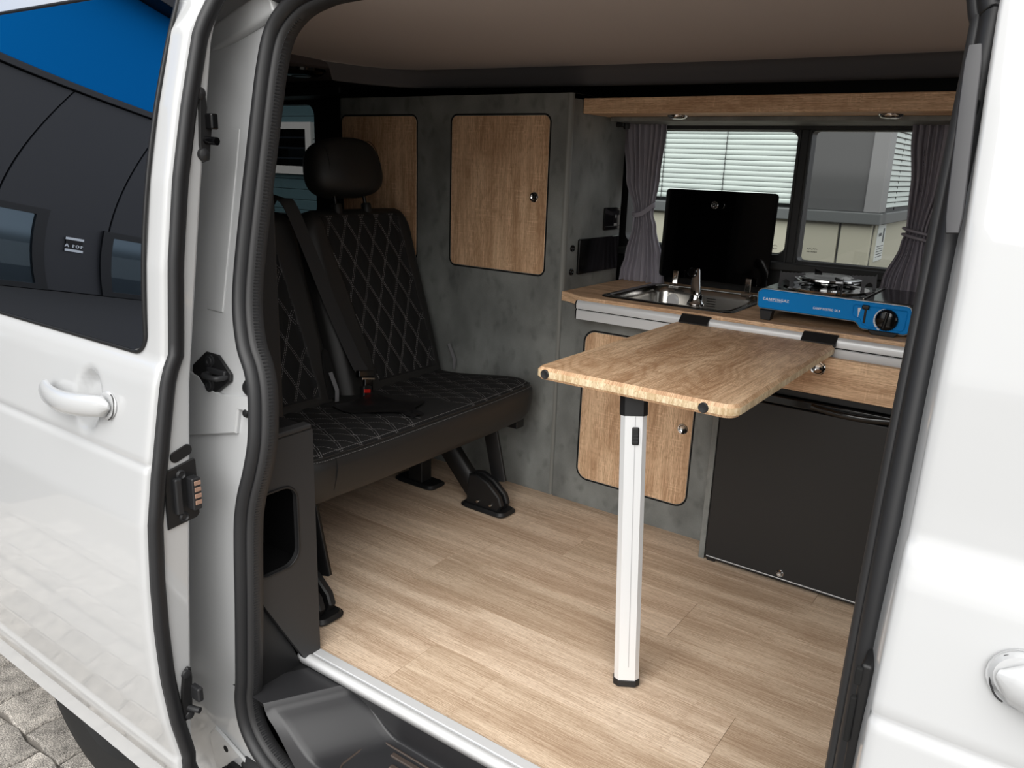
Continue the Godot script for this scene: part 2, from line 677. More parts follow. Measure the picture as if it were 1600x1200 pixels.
func build_setting() -> void:
	var fl := struct("floor", Vector3(0, 0, 0.5), "light oak plank floor of the camper cabin")
	var base := MB.new()
	base.box(Vector3(-2.2, -0.05, -0.46), Vector3(2.6, -0.006, 1.045))
	part("subfloor", base, darkgap, fl)
	var z := 1.045
	var row := 0
	var wd := 0.178
	while z > -0.45:
		var x: float = 1.75 - [0.28, 0.87, 0.52, 1.1][row % 4]
		var xs := [2.3]
		while x > -2.0:
			xs.append(x)
			x -= 1.22
		xs.append(-2.15)
		var z0 := maxf(z - wd, -0.45)
		for k in xs.size() - 1:
			var m := MB.new()
			m.box(Vector3(xs[k + 1] + 0.0003, -0.008, z0 + 0.0003), Vector3(xs[k] - 0.0003, 0, z - 0.0003), 0.0006)
			part("plank", m, floor_mats[(row * 3 + k) % 4], fl)
		z = z0
		row += 1

	# ceiling: cloth-covered roof panel with a drooping rim above the kitchen
	var ce := struct("ceiling", Vector3(0, 1.33, 0.4), "dim brownish-grey cloth headliner with soft rolled rim")
	var rows := []
	var xs2 := [1.2, 1.0, 0.8, 0.6, 0.4, 0.2, 0.0, -0.2, -0.4, -0.5, -0.58, -0.63, -0.66, -0.685, -0.70, -0.712, -0.72]
	for x in xs2:
		var e := ceil_edge(x)
		var r := PackedVector3Array()
		for q in [[1.14, 1.318], [0.9, 1.33], [0.6, 1.336], [0.45, 1.336], [e + 0.02, 1.332], [e + 0.006, 1.330]]:
			r.push_back(Vector3(x, q[1], maxf(q[0], e + 0.006)))
		rows.append(r)
	var cm := MB.new()
	cm.grid(rows, Vector3.DOWN)
	cm.box(Vector3(-0.72, 1.345, -0.05), Vector3(1.2, 1.36, 1.14))
	part("roof_panel", cm, headliner, ce)
	rows = []
	for x in xs2:
		var e := ceil_edge(x)
		var r := PackedVector3Array()
		for q in [[0.006, 1.330], [-0.004, 1.327], [-0.012, 1.318], [-0.018, 1.302], [-0.022, 1.288], [-0.026, 1.280], [-0.036, 1.277], [-0.046, 1.281], [-0.05, 1.30], [-0.05, 1.40]]:
			r.push_back(Vector3(x, q[1], e + q[0]))
		rows.append(r)
	var rim := MB.new()
	rim.grid(rows, Vector3(0, -1, 1))
	part("rolled_rim", rim, M(Color(0.36, 0.355, 0.365), 0.8), ce)
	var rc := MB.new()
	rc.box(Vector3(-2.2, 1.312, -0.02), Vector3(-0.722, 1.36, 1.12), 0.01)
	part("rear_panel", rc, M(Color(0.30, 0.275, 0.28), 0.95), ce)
	var rl := MB.new()
	rl.box(Vector3(-2.2, 1.29, -0.46), Vector3(-0.75, 1.36, -0.022), 0.012)
	rl.box(Vector3(-2.2, 1.265, -0.05), Vector3(-1.0, 1.30, -0.03), 0.008)
	part("rear_edge_trim", rl, black, ce)
	var top := MB.new()
	top.box(Vector3(-2.3, 1.40, -0.52), Vector3(2.7, 1.44, 1.12))
	part("roof_skin", top, white, ce)
	var lamp := thing("ceiling_lamp", "round black lamp fixed under the rear headliner above the headrest", "lamp", Vector3(-0.86, 1.312, 0.27))
	var lm := MB.new()
	lm.lathe(PackedVector2Array([Vector2(0, -0.020), Vector2(0.045, -0.020), Vector2(0.062, -0.017), Vector2(0.075, -0.008), Vector2(0.077, 0.0)]), at(Vector3(-0.84, 1.312, 0.275)), 28)
	part("lamp_body", lm, gloss, lamp)
	var lr := MB.new()
	lr.lathe(PackedVector2Array([Vector2(0, -0.0225), Vector2(0.028, -0.0225), Vector2(0.031, -0.020)]), at(Vector3(-0.84, 1.312, 0.275)), 24)
	part("diffuser", lr, M(Color(0.12, 0.13, 0.13), 0.3), lamp)

	# far side wall of the van with its windows
	var wl := struct("wall_left", Vector3(0, 0.6, -0.46))
	var front := Transform3D(Basis.IDENTITY, Vector3(0, 0, -0.50))
	var wm := MB.new()
	wm.holed(Rect2(-2.3, -0.35, 1.32, 1.76), rrect(-2.08, 0.78, -1.62, 1.272, 0.05), front, 0.05)
	wm.holed(Rect2(-0.98, -0.35, 1.5275, 1.76), rrect(-0.03, 0.800, 0.523, 1.173, 0.03), front, 0.05)
	wm.holed(Rect2(0.5475, -0.35, 2.1, 1.76), rrect(0.563, 0.789, 0.90, 1.171, 0.012), front, 0.05)
	part("side_wall", wm, black, wl)
	var frame := MB.new()
	frame.box(Vector3(-0.05, 1.173, -0.452), Vector3(1.1, 1.192, -0.435), 0.004)
	frame.box(Vector3(-0.05, 0.756, -0.452), Vector3(1.1, 0.782, -0.425), 0.006)
	frame.box(Vector3(0.523, 0.77, -0.452), Vector3(0.532, 1.19, -0.444), 0.003)
	frame.box(Vector3(0.553, 0.77, -0.452), Vector3(0.562, 1.19, -0.444), 0.003)
	part("window_surround", frame, M(Color(0.16, 0.165, 0.165), 0.6), wl)
	var pane_clear := M(Color(0.05, 0.07, 0.065, 0.12), 0.0)
	pane_clear.transparency = BaseMaterial3D.TRANSPARENCY_ALPHA
	var pane_dark := M(Color(0.02, 0.03, 0.032, 0.45), 0.0)
	pane_dark.transparency = BaseMaterial3D.TRANSPARENCY_ALPHA
	var pane_rear := M(Color(0.015, 0.03, 0.035, 0.88), 0.0)
	pane_rear.transparency = BaseMaterial3D.TRANSPARENCY_ALPHA
	var w1 := struct("window_1", Vector3(0.44, 0.98, -0.48), "sliding window behind the sink with a dark middle bar")
	var p1 := MB.new()
	p1.quad(Vector3(-0.04, 0.79, -0.478), Vector3(0.53, 0.79, -0.478), Vector3(0.53, 1.18, -0.478), Vector3(-0.04, 1.18, -0.478), Vector3.BACK)
	part("pane", p1, pane_clear, w1)
	var p2 := MB.new()
	p2.quad(Vector3(0.555, 0.78, -0.474), Vector3(0.91, 0.78, -0.474), Vector3(0.91, 1.18, -0.474), Vector3(0.555, 1.18, -0.474), Vector3.BACK)
	part("pane", p2, pane_dark, w1)
	var m: MB
	var rg := MB.new()    # light rubber edge of the fixed pane and small round clips
	var lp := PackedVector3Array()
	for q in rrect(0.0, 0.803, 0.520, 1.170, 0.028):
		lp.push_back(Vector3(q.x, q.y, -0.472))
	rg.sweep(lp, PackedVector2Array([Vector2(-0.002, -0.002), Vector2(0.002, -0.002), Vector2(0.002, 0.002), Vector2(-0.002, 0.002)]), Vector3.BACK, true)
	part("pane_edge", rg, M(Color(0.55, 0.58, 0.57), 0.4), w1)
	for q in [0.462, 0.585]:      # small printed maker's marks, not readable in the photograph
		m = MB.new()
		var zq := -0.4725 if q < 0.5 else -0.4705
		for k in 7:
			m.quad(Vector3(q + k * 0.0045, 0.826 - 0.003 * (k % 2), zq), Vector3(q + 0.0035 + k * 0.0045, 0.8255 + 0.002 * (k % 3), zq), Vector3(q + 0.0035 + k * 0.0045, 0.8275 + 0.002 * (k % 3), zq), Vector3(q + k * 0.0045, 0.828 - 0.003 * (k % 2), zq), Vector3.BACK)
			m.quad(Vector3(q + k * 0.0045, 0.817, zq), Vector3(q + 0.0022 + k * 0.0045, 0.8155, zq), Vector3(q + 0.0028 + k * 0.0045, 0.8195, zq), Vector3(q + 0.0006 + k * 0.0045, 0.8205, zq), Vector3.BACK)
		part("glass_print", m, black, w1, "", true)
	var w2 := struct("window_2", Vector3(-1.85, 1.02, -0.48), "dark tinted rear quarter window behind the headrest")
	var p3 := MB.new()
	p3.quad(Vector3(-2.1, 0.77, -0.478), Vector3(-1.6, 0.77, -0.478), Vector3(-1.6, 1.28, -0.478), Vector3(-2.1, 1.28, -0.478), Vector3.BACK)
	part("pane", p3, pane_rear, w2)
	# back and front ends
	var wr := struct("wall_rear", Vector3(-2.28, 0.6, 0.4))
	var rm := MB.new()
	rm.holed(Rect2(-0.5, -0.35, 1.75, 1.76), rrect(-0.3, 0.8, 1.05, 1.27, 0.06), Transform3D(Basis(Vector3(0, 0, 1), Vector3.UP, Vector3(-1, 0, 0)), Vector3(-2.25, 0, 0)), 0.05)
	part("tailgate", rm, black, wr)
	var rp := MB.new()
	rp.quad(Vector3(-2.28, 0.79, -0.31), Vector3(-2.28, 0.79, 1.06), Vector3(-2.28, 1.28, 1.06), Vector3(-2.28, 1.28, -0.31), Vector3.RIGHT)
	part("pane", rp, pane_rear, wr)
	var wf := struct("wall_front", Vector3(2.6, 0.6, 0.4))
	var fm := MB.new()
	fm.holed(Rect2(-0.5, -0.35, 1.75, 1.76), rrect(-0.42, 0.62, 1.12, 1.3, 0.08), Transform3D(Basis(Vector3(0, 0, 1), Vector3.UP, Vector3(-1, 0, 0)), Vector3(2.62, 0, 0)), 0.05)
	part("bulkhead", fm, black, wf)
	var fp := MB.new()
	fp.quad(Vector3(2.6, 0.61, -0.43), Vector3(2.6, 0.61, 1.13), Vector3(2.6, 1.31, 1.13), Vector3(2.6, 1.31, -0.43), Vector3.LEFT)
	part("windscreen", fp, pane_clear, wf)

	# aluminium edge strip of the floor
	var tr := struct("trim_1", Vector3(0.6, 0, 1.065), "two-step brushed aluminium strip along the cabin floor edge")
	var t1 := MB.new()
	t1.box(Vector3(0.055, -0.012, 1.044), Vector3(1.2, 0.0035, 1.066), 0.0015)
	part("flat_strip", t1, alu, tr)
	var t2 := MB.new()
	var ring := PackedVector2Array()
	for k in 9:
		var a := PI * k / 8
		ring.push_back(Vector2(0.0105 * cos(a), 0.008 * sin(a)))
	ring.append_array(PackedVector2Array([Vector2(-0.0105, -0.012), Vector2(0.0105, -0.012)]))
	t2.sweep(PackedVector3Array([Vector3(0.04, -0.003, 1.077), Vector3(1.2, -0.003, 1.077)]), ring, Vector3.UP)
	part("rounded_strip", t2, alu, tr)
	var t3 := MB.new()
	t3.box(Vector3(0.04, -0.02, 1.0675), Vector3(1.2, -0.0005, 1.0705), 0.0005)
	part("groove", t3, trimgrey, tr)


# ---------- van body ----------
func on_skin(P: Array, x: float, y: float, dz := 0.0) -> Transform3D:   # frame on a body surface
	var t := Vector3(0, 0.01, pz(P, y + 0.005) - pz(P, y - 0.005)).normalized()
	var nn := Vector3.RIGHT.cross(t)
	return Transform3D(Basis(Vector3.RIGHT, t, nn), Vector3(x, y, pz(P, y) + dz))

func seal_loop(dz: float) -> PackedVector3Array:
	var L := [[1.06, 1.315], [0.6, 1.315], [0.25, 1.311], [0.16, 1.303], [0.108, 1.284], [0.073, 1.248], [0.060, 1.19], [0.055, 1.12], [0.050, 1.03], [0.047, 0.95], [0.046, 0.87], [0.048, 0.81], [0.056, 0.762], [0.075, 0.712], [0.099, 0.675], [0.113, 0.635], [0.119, 0.583], [0.119, 0.535], [0.109, 0.482], [0.093, 0.43], [0.080, 0.362], [0.072, 0.2], [0.053, 0.03], [0.043, -0.03], [0.052, -0.09], [0.09, -0.137], [0.15, -0.163], [0.25, -0.172], [0.9, -0.172], [1.08, -0.165], [1.135, -0.13], [1.152, -0.06], [1.152, 0.2], [1.152, 0.7], [1.152, 1.15], [1.148, 1.21], [1.125, 1.27], [1.09, 1.305]]
	var o := PackedVector3Array()
	for q in L:
		o.push_back(Vector3(q[0], q[1], pz(SP, q[1]) + dz))
	return smooth(o, 5, true)

func build_van() -> void:
	var van := thing("van_body", "white camper van body with black-sealed side opening and bare rear pillar", "van", Vector3(0.3, -0.62, 1.2))
	# painted jamb round the opening
	var L := seal_loop(0.0)
	var rows := []
	for s in 9:
		var t := pow(s / 8.0, 1.3)
		var row := PackedVector3Array()
		for p in L:
			var d := Vector2(p.x - 0.6, p.y - 0.57)
			var k := minf(minf((1.178 - 0.6) / d.x if d.x > 1e-4 else 1e9, (-0.42 - 0.6) / d.x if d.x < -1e-4 else 1e9), minf((1.40 - 0.57) / d.y if d.y > 1e-4 else 1e9, (-0.34 - 0.57) / d.y if d.y < -1e-4 else 1e9))
			var q := Vector2(p.x, p.y).lerp(Vector2(0.6, 0.57) + d * k, t)
			var z := pz(SP, q.y)
			if p.x > 1.1:
				z = lerpf(z, pz(DP, q.y) - 0.099, clampf((q.x - 1.158) / 0.018, 0, 1))
			elif q.x < 0.0:
				z += 0.006 * smoothstep(0.0, 0.03, -0.055 - q.x) + 0.012 * smoothstep(0.0, 0.04, -0.19 - q.x)
			row.push_back(Vector3(q.x, q.y, z))
		rows.append(row)
	var m := MB.new()
	m.grid(rows, Vector3.BACK, true)
	part("door_jamb", m, white, van)
	# flank behind the open door
	m = MB.new()
	rows = []
	for q in DP:
		rows.append(PackedVector3Array([Vector3(-2.3, q.x, q.y - 0.1), Vector3(-1.3, q.x, q.y - 0.1), Vector3(-0.42, q.x, q.y - 0.1)]))
	m.grid(rows, Vector3.BACK)
	m.quad(Vector3(-0.42, 1.36, 1.06), Vector3(-0.42, -0.24, 1.06), Vector3(-0.42, -0.24, 1.3), Vector3(-0.42, 1.36, 1.08), Vector3.RIGHT)
	m.box(Vector3(-2.3, 1.33, 1.02), Vector3(2.6, 1.44, 1.085), 0.01)
	m.box(Vector3(-2.28, -0.3, 1.14), Vector3(-0.44, 1.36, 1.15))
	part("rear_flank", m, white, van)
	m = MB.new()
	m.box(Vector3(0.0, -0.36, 1.15), Vector3(2.4, -0.19, 1.225), 0.02)
	m.box(Vector3(-2.25, -0.30, -0.45), Vector3(2.5, -0.24, 1.14), 0.01)
	part("underbody", m, trimgrey, van)
	# folded bracket plate and pressings on the rear pillar
	m = MB.new()
	m.prism(PackedVector2Array([Vector2(-0.13, 0.045), Vector2(-0.075, 0.04), Vector2(-0.05, 0.022), Vector2(0.0, 0.016), Vector2(0.085, 0.03), Vector2(0.085, -0.002), Vector2(0.052, -0.004), Vector2(0.047, -0.05), Vector2(-0.10, -0.088), Vector2(-0.13, -0.09)]), on_skin(SP, 0.0, 0.592, -0.003), 0.012, 0.003)
	part("bracket_plate", m, white, van)
	m = MB.new()
	m.rbox(on_skin(SP, -0.045, 0.925).origin, Vector3(0.05, 0.34, 0.006), 0.003, on_skin(SP, 0, 0.925).basis)
	part("pressing", m, white, van)
	m = MB.new()
	m.rbox(on_skin(SP, -0.03, 1.275, 0.004).origin, Vector3(0.2, 0.05, 0.022), 0.01, Basis(Vector3.BACK, 0.3))
	part("upper_gusset", m, white, van)
	# striker
	var fr := on_skin(SP, -0.036, 0.643, 0.001)
	m = MB.new()
	m.prism(PackedVector2Array([Vector2(-0.06, 0.006), Vector2(-0.06, -0.008), Vector2(-0.022, -0.039), Vector2(0.014, -0.039), Vector2(0.06, -0.006), Vector2(0.06, 0.008), Vector2(0.02, 0.037), Vector2(-0.02, 0.038)]), fr, 0.007, 0.002)
	var st := part("striker_plate", m, black, van, "black diamond-shaped latch striker on the white pillar")
	for q in [Vector2(-0.003, 0.022), Vector2(-0.001, -0.024)]:
		m = MB.new()
		m.lathe(PackedVector2Array([Vector2(0.013, 0), Vector2(0.013, 0.003), Vector2(0.009, 0.0035), Vector2(0.0085, 0.0055), Vector2(0.005, 0.0055), Vector2(0.0045, 0.003), Vector2(0, 0.003)]), Transform3D(Basis(fr.basis.x, fr.basis.z, -fr.basis.y), fr * Vector3(q.x, q.y, 0.007)), 16)
		part("bolt", m, rubber, st)
	m = MB.new()
	m.tube(smooth(PackedVector3Array([fr * Vector3(0.0, 0.0, 0.004), fr * Vector3(0.002, -0.002, 0.022), fr * Vector3(0.012, -0.003, 0.027), fr * Vector3(0.036, -0.003, 0.027), fr * Vector3(0.046, -0.002, 0.022), fr * Vector3(0.048, 0, 0.004)]), 4), 0.0055, 8)
	m.rbox(fr * Vector3(0.022, 0.006, 0.010), Vector3(0.056, 0.012, 0.008), 0.003, fr.basis)
	part("latch_loop", m, rubber, st)
	for q in [[0.075, 0.635, 0.016], [0.074, 0.587, 0.009]]:
		m = MB.new()
		var f2 := on_skin(SP, q[0], q[1])
		m.lathe(PackedVector2Array([Vector2(q[2], 0), Vector2(q[2], 0.006), Vector2(q[2] * 0.7, 0.011), Vector2(0, 0.012)]), Transform3D(Basis(f2.basis.x, f2.basis.z, -f2.basis.y), f2.origin), 18)
		part("rubber_stop", m, black, van)
	# hinge-arm pocket low on the pillar
	m = MB.new()
	m.prism(PackedVector2Array([Vector2(-0.075, 0.0), Vector2(-0.05, 0.03), Vector2(0.09, -0.02), Vector2(0.12, -0.09), Vector2(-0.06, -0.09)]), on_skin(SP, -0.03, -0.19, 0.001), 0.008, 0.003)
	var hp := part("hinge_bracket", m, white, van)
	for q in [Vector2(-0.015, -0.01), Vector2(0.045, -0.022)]:
		m = MB.new()
		var f3 := on_skin(SP, -0.03 + q.x, -0.19 + q.y, 0.0095)
		m.lathe(PackedVector2Array([Vector2(0, 0), Vector2(0.008, 0), Vector2(0.008, -0.004)]), Transform3D(Basis(f3.basis.x, f3.basis.z, -f3.basis.y), f3.origin), 14)
		part("bolt_hole", m, darkgap, hp)
	m = MB.new()
	m.rbox(Vector3(0.01, -0.235, 1.228), Vector3(0.07, 0.035, 0.02), 0.006)
	m.tube(PackedVector3Array([Vector3(-0.03, -0.235, 1.24), Vector3(0.05, -0.25, 1.25)]), 0.012, 10)
	part("roller_arm", m, black, hp)
	# weather seal and its ribbed inner lip
	m = MB.new()
	m.sweep(seal_loop(0.004), oval(0.0125, 0.0155, 12, Vector2(0.006, 0.010)), Vector3.BACK, true)
	part("door_seal", m, rubber, van, "black bulb weather seal round the side opening")
	m = MB.new()
	m.sweep(seal_loop(0.0), PackedVector2Array([Vector2(-0.004, 0.013), Vector2(-0.011, 0.013), Vector2(-0.0155, 0.007), Vector2(-0.0175, -0.004), Vector2(-0.0165, -0.018), Vector2(-0.008, -0.018), Vector2(-0.004, -0.008)]), Vector3.BACK, true)
	var lip := part("seal_lip", m, trimgrey, van)
	m = MB.new()
	var lp := seal_loop(0.0)
	var step := 0.006
	var acc := 0.0
	for i in range(20, 132):
		var a := lp[i]
		var b := lp[i + 1]
		var len := a.distance_to(b)
		var t := (b - a) / len
		var sd := t.cross(Vector3.BACK).normalized()
		while acc < len:
			m.rbox(a + t * acc - sd * 0.0165 + Vector3(0, 0, -0.002), Vector3(0.0025, 0.0022, 0.012), 0.0, Basis(sd, t, Vector3.BACK).orthonormalized(), 0)
			acc += step
		acc -= len
	part("lip_ribs", m, rubber, lip, "", true)
	# inner trims that close the gap between opening and cabin
	m = MB.new()
	m.box(Vector3(1.152, -0.2, 0.88), Vector3(1.22, 1.33, 1.055), 0.012)
	part("pillar_trim", m, rubber, van)
	m = MB.new()
	m.box(Vector3(-0.40, -0.25, 0.98), Vector3(-0.10, 1.33, 1.06), 0.01)
	part("rear_pillar_trim", m, black, van)
	m = MB.new()
	m.box(Vector3(0.0, 1.30, 1.05), Vector3(1.2, 1.345, 1.10), 0.008)
	part("header_trim", m, trimgrey, van)
	# dark strip on the pillar beside the front door
	m = MB.new()
	var strip := PackedVector3Array()
	for i in 13:
		var y := lerpf(1.168, 0.998, i / 12.0)
		strip.push_back(Vector3(lerpf(1.1515, 1.165, i / 12.0), y, pz(DP, y) - 0.0975))
	var sc := PackedFloat32Array([0.75, 0.97, 1, 1, 1, 1, 1, 1, 1, 1, 1, 0.97, 0.75])
	m.sweep(strip, PackedVector2Array([Vector2(-0.0075, -0.004), Vector2(0.0075, -0.004), Vector2(0.0075, 0.003), Vector2(0.006, 0.0045), Vector2(-0.006, 0.0045), Vector2(-0.0075, 0.003)]), Vector3.BACK, false, true, sc)
	part("pillar_strip", m, M(Color(0.215, 0.215, 0.225), 0.45), van, "grey strip on the pillar edge by the front door")
	m = MB.new()
	m.rbox(Vector3(1.158, 1.085, pz(SP, 1.085) + 0.018), Vector3(0.008, 0.075, 0.02), 0.004)
	m.lathe(PackedVector2Array([Vector2(0, 0.008), Vector2(0.007, 0.008), Vector2(0.008, 0.0)]), axis(Vector3(1.158, 1.02, pz(SP, 1.02) + 0.018), Vector3(0.2, 0, 1)), 14)
	m.rbox(Vector3(1.162, 0.955, pz(SP, 0.95) + 0.012), Vector3(0.006, 0.085, 0.014), 0.003)
	part("guide_block", m, gloss, van)
	m = MB.new()
	m.box(Vector3(1.160, 0.30, 1.21), Vector3(1.172, 0.562, 1.262), 0.004)
	var lk := part("lower_lock_plate", m, black, van, "black lock plate low on the front pillar")
	m = MB.new()
	m.rbox(Vector3(1.159, 0.495, 1.262), Vector3(0.006, 0.055, 0.008), 0.002)
	part("lock_slot", m, darkgap, lk)
	m = MB.new()
	m.rbox(Vector3(1.160, 0.548, 1.262), Vector3(0.007, 0.02, 0.008), 0.002)
	part("lock_slot", m, darkgap, lk)
	# rear wheel peeking out under the door
	var wc := Vector3(-0.60, -0.29, 1.10)
	var ax := Transform3D(Basis(Vector3.RIGHT, Vector3.BACK, Vector3.DOWN), wc)
	m = MB.new()
	m.lathe(PackedVector2Array([Vector2(0.20, -0.09), Vector2(0.30, -0.10), Vector2(0.325, -0.085), Vector2(0.33, -0.05), Vector2(0.33, 0.08), Vector2(0.322, 0.11), Vector2(0.30, 0.125), Vector2(0.25, 0.128), Vector2(0.215, 0.118), Vector2(0.205, 0.10)]), ax, 48)
	var ty := part("rear_tyre", m, M(Color(0.085, 0.085, 0.085), 0.8), van)
	m = MB.new()
	for k in 60:
		var a := TAU * k / 60
		for s in [-0.045, 0.0, 0.045, 0.085]:
			m.rbox(ax * Vector3(0.331 * cos(a), s, 0.331 * sin(a)), Vector3(0.012, 0.03, 0.026), 0.002, ax.basis * Basis(Vector3.UP, -a), 0)
	part("tread", m, M(Color(0.085, 0.085, 0.085), 0.85), ty, "", true)
	m = MB.new()
	m.lathe(PackedVector2Array([Vector2(0.0, 0.095), Vector2(0.06, 0.10), Vector2(0.08, 0.085), Vector2(0.18, 0.07), Vector2(0.20, 0.10), Vector2(0.207, 0.10)]), ax, 36)
	part("wheel_disc", m, alu, ty)


func skin_rows(xs: PackedFloat32Array, dz: float, cup: Vector2) -> Array:
	var ys := PackedFloat32Array()
	for i in DP.size() - 1:
		var a: float = DP[i].x
		var b: float = DP[i + 1].x
		var k := maxi(1, int(ceil((a - b) / 0.012)))
		for j in k:
			ys.push_back(lerpf(a, b, float(j) / k))
	ys.push_back(DP[DP.size() - 1].x)
	var rows := []
	for y in ys:
		var row := PackedVector3Array()
		for x in xs:
			var z := pz(DP, y) + dz
			var e := Vector2((x - cup.x) / 0.050, (y - cup.y) / 0.060).length()
			if e < 1.0:
				z -= 0.022 * (1.0 - smoothstep(0.55, 1.0, e))
			row.push_back(Vector3(x, y, z))
		rows.append(row)
	return rows

func handle_parts(d: Node3D, P: Array, dz: float, x0: float, x1: float, y: float) -> void:
	# x0: end with the cap, x1: pivot end
	var sg := signf(x1 - x0)
	var m := MB.new()
	var pts := PackedVector3Array()
	var sc := PackedFloat32Array()
	var W := absf(x1 - x0)
	for i in 17:
		var t := i / 16.0
		var x := lerpf(x0, x1, t)
		var b := 0.007 + 0.027 * pow(sin(PI * clampf(t * 0.94 + 0.03, 0, 1)), 0.8)
		var yy := y + 0.004 * cos(PI * t) - 0.006 * sin(PI * t)
		pts.push_back(Vector3(x, yy, pz(P, yy) + dz + b))
		var e := minf(t, 1 - t) * W
		sc.push_back(0.25 + 0.75 * sqrt(clampf(1.0 - pow(1.0 - e / 0.022, 2.0), 0, 1)) if e < 0.022 else 1.0)
	m.sweep(pts, PackedVector2Array([Vector2(-0.0215, -0.005), Vector2(-0.019, 0.005), Vector2(-0.010, 0.0105), Vector2(0.0, 0.012), Vector2(0.010, 0.0105), Vector2(0.019, 0.005), Vector2(0.0215, -0.005), Vector2(0.014, -0.009), Vector2(-0.014, -0.009)]), Vector3.BACK, false, true, sc)
	var h := part("door_handle", m, white, d, "white pull handle over its finger hollow")
	m = MB.new()
	var f := on_skin(P, x0 + sg * 0.011, y, dz + 0.002)
	var ge := PackedVector3Array()
	for i in 15:
		var a := deg_to_rad(-80.0 + i * 160.0 / 14.0)
		ge.push_back(f * Vector3(-sg * 0.0165 * cos(a), 0.0235 * sin(a), 0.003))
	m.tube(ge, 0.0010, 6)
	part("end_gasket", m, trimgrey, h)
	m = MB.new()
	f = on_skin(P, x0 + sg * 0.022, y, dz - 0.001)
	m.prism(oval(0.031, 0.026, 22), f, 0.006, 0.003)
	part("handle_mount", m, white, h)

func build_doors() -> void:
	# --- sliding door, slid back along the flank ---
	var d := struct("door_1", Vector3(-0.5, -0.24, 1.38), "open white sliding door with tinted window, pulled back along the van")
	var xs := PackedFloat32Array([-1.28, -1.1, -0.9, -0.75, -0.6, -0.5, -0.42, -0.36, -0.32, -0.29])
	for i in 24:
		xs.push_back(-0.27 + i * 0.0085)
	for x in [-0.06, -0.04, -0.02, 0.0, 0.012]:
		xs.push_back(x)
	var rows := skin_rows(xs, 0.0, Vector2(-0.185, 0.598))
	for r in rows:     # rolled front edge
		var p: Vector3 = r[r.size() - 1]
		r.push_back(p + Vector3(0.008, 0, -0.0015))
		r.push_back(p + Vector3(0.012, 0, -0.0045))
		r.push_back(p + Vector3(0.0135, 0, -0.010))
	var m := MB.new()
	m.grid(rows, Vector3.BACK)
	part("outer_skin", m, white, d)
	rows = []
	for i in 60:
		var y := lerpf(1.36, -0.24, i / 59.0)
		var zo := pz(DP, y) - 0.009
		var zi := pz(DIN, y)
		rows.append(PackedVector3Array([Vector3(DOOR_X, y, zo), Vector3(DOOR_X, y, lerpf(zo, zi, 0.4)), Vector3(DOOR_X, y, zi + 0.008), Vector3(DOOR_X - 0.002, y, zi + 0.003), Vector3(DOOR_X - 0.008, y, zi), Vector3(-0.3, y, zi - 0.004), Vector3(-1.28, y, zi - 0.004)]))
	m = MB.new()
	m.grid(rows, Vector3(1, 0, -0.3))
	part("front_jamb", m, white, d)
	m = MB.new()
	var lo := PackedVector3Array()
	for i in 70:
		var y := lerpf(1.345, -0.225, i / 69.0)
		lo.push_back(Vector3(DOOR_X + 0.002, y, pz(DP, y) - 0.022))
	m.sweep(lo, PackedVector2Array([Vector2(-0.013, -0.002), Vector2(-0.0125, 0.006), Vector2(-0.008, 0.0085), Vector2(-0.003, 0.0075), Vector2(0.0, 0.0105), Vector2(0.007, 0.0105), Vector2(0.0125, 0.006), Vector2(0.013, -0.002)]), Vector3.RIGHT)
	part("edge_seal", m, rubber, d, "black rubber strip along the door's front edge")
	# window: dark reflective privacy glass bonded on the skin
	var glass := M(Color(0.60, 0.62, 0.66), 0.0, 1.0)
	m = MB.new()
	_bonded(m, -1.15, 0.708, -0.028, 1.312, 0.034, 0.0035)
	var gl := part("window_glass", m, glass, d, "dark reflecting privacy glass")
	m = MB.new()
	var fr := PackedVector3Array()
	for q in dense(rrect(-1.154, 0.704, -0.024, 1.316, 0.038, 8)):
		fr.push_back(Vector3(q.x, q.y, glass_z(q.y) + 0.0015))
	m.sweep(fr, PackedVector2Array([Vector2(-0.003, -0.002), Vector2(-0.003, 0.003), Vector2(0.003, 0.003), Vector2(0.003, -0.002)]), Vector3.BACK, true)
	part("glass_gasket", m, black, gl)
	handle_parts(d, DP, 0.0, -0.092, -0.328, 0.600)
	# fittings on the front edge (frame: local x towards the inside, y up, z out of the edge)
	var E := Basis(Vector3(0, 0, -1), Vector3.UP, Vector3.RIGHT)
	m = MB.new()
	m.prism(PackedVector2Array([Vector2(0.0, 0.055), Vector2(0.012, 0.05), Vector2(0.014, 0.03), Vector2(0.010, 0.01), Vector2(0.020, -0.005), Vector2(0.016, -0.028), Vector2(0.012, -0.055), Vector2(-0.002, -0.06), Vector2(-0.006, -0.03), Vector2(-0.004, 0.0)]), Transform3D(E, Vector3(DOOR_X, 1.09, 1.228)), 0.006, 0.002)
	var uc := part("upper_catch", m, black, d, "black guide catch high on the door edge")
	m = MB.new()
	m.rbox(Vector3(DOOR_X + 0.012, 1.098, 1.214), Vector3(0.022, 0.026, 0.014), 0.003)
	m.tube(PackedVector3Array([Vector3(DOOR_X, 1.068, 1.222), Vector3(DOOR_X + 0.028, 1.066, 1.216)]), 0.007, 10)
	part("guide_pin", m, gloss, uc)
	for y in [1.142, 1.044]:
		m = MB.new()
		m.lathe(PackedVector2Array([Vector2(0, 0.009), Vector2(0.007, 0.008), Vector2(0.010, 0.006), Vector2(0.011, 0.0)]), axis(Vector3(DOOR_X, y, 1.226), Vector3.RIGHT), 16)
		part("bolt", m, rubber, uc)
	m = MB.new()
	var pl := PackedVector2Array()
	for i in 24:
		var a := TAU * i / 24
		var q := Vector2(0.010 * cos(a) + (0.012 if cos(a) > 0 else -0.012), 0.011 * sin(a))
		pl.push_back(q.rotated(0.30))
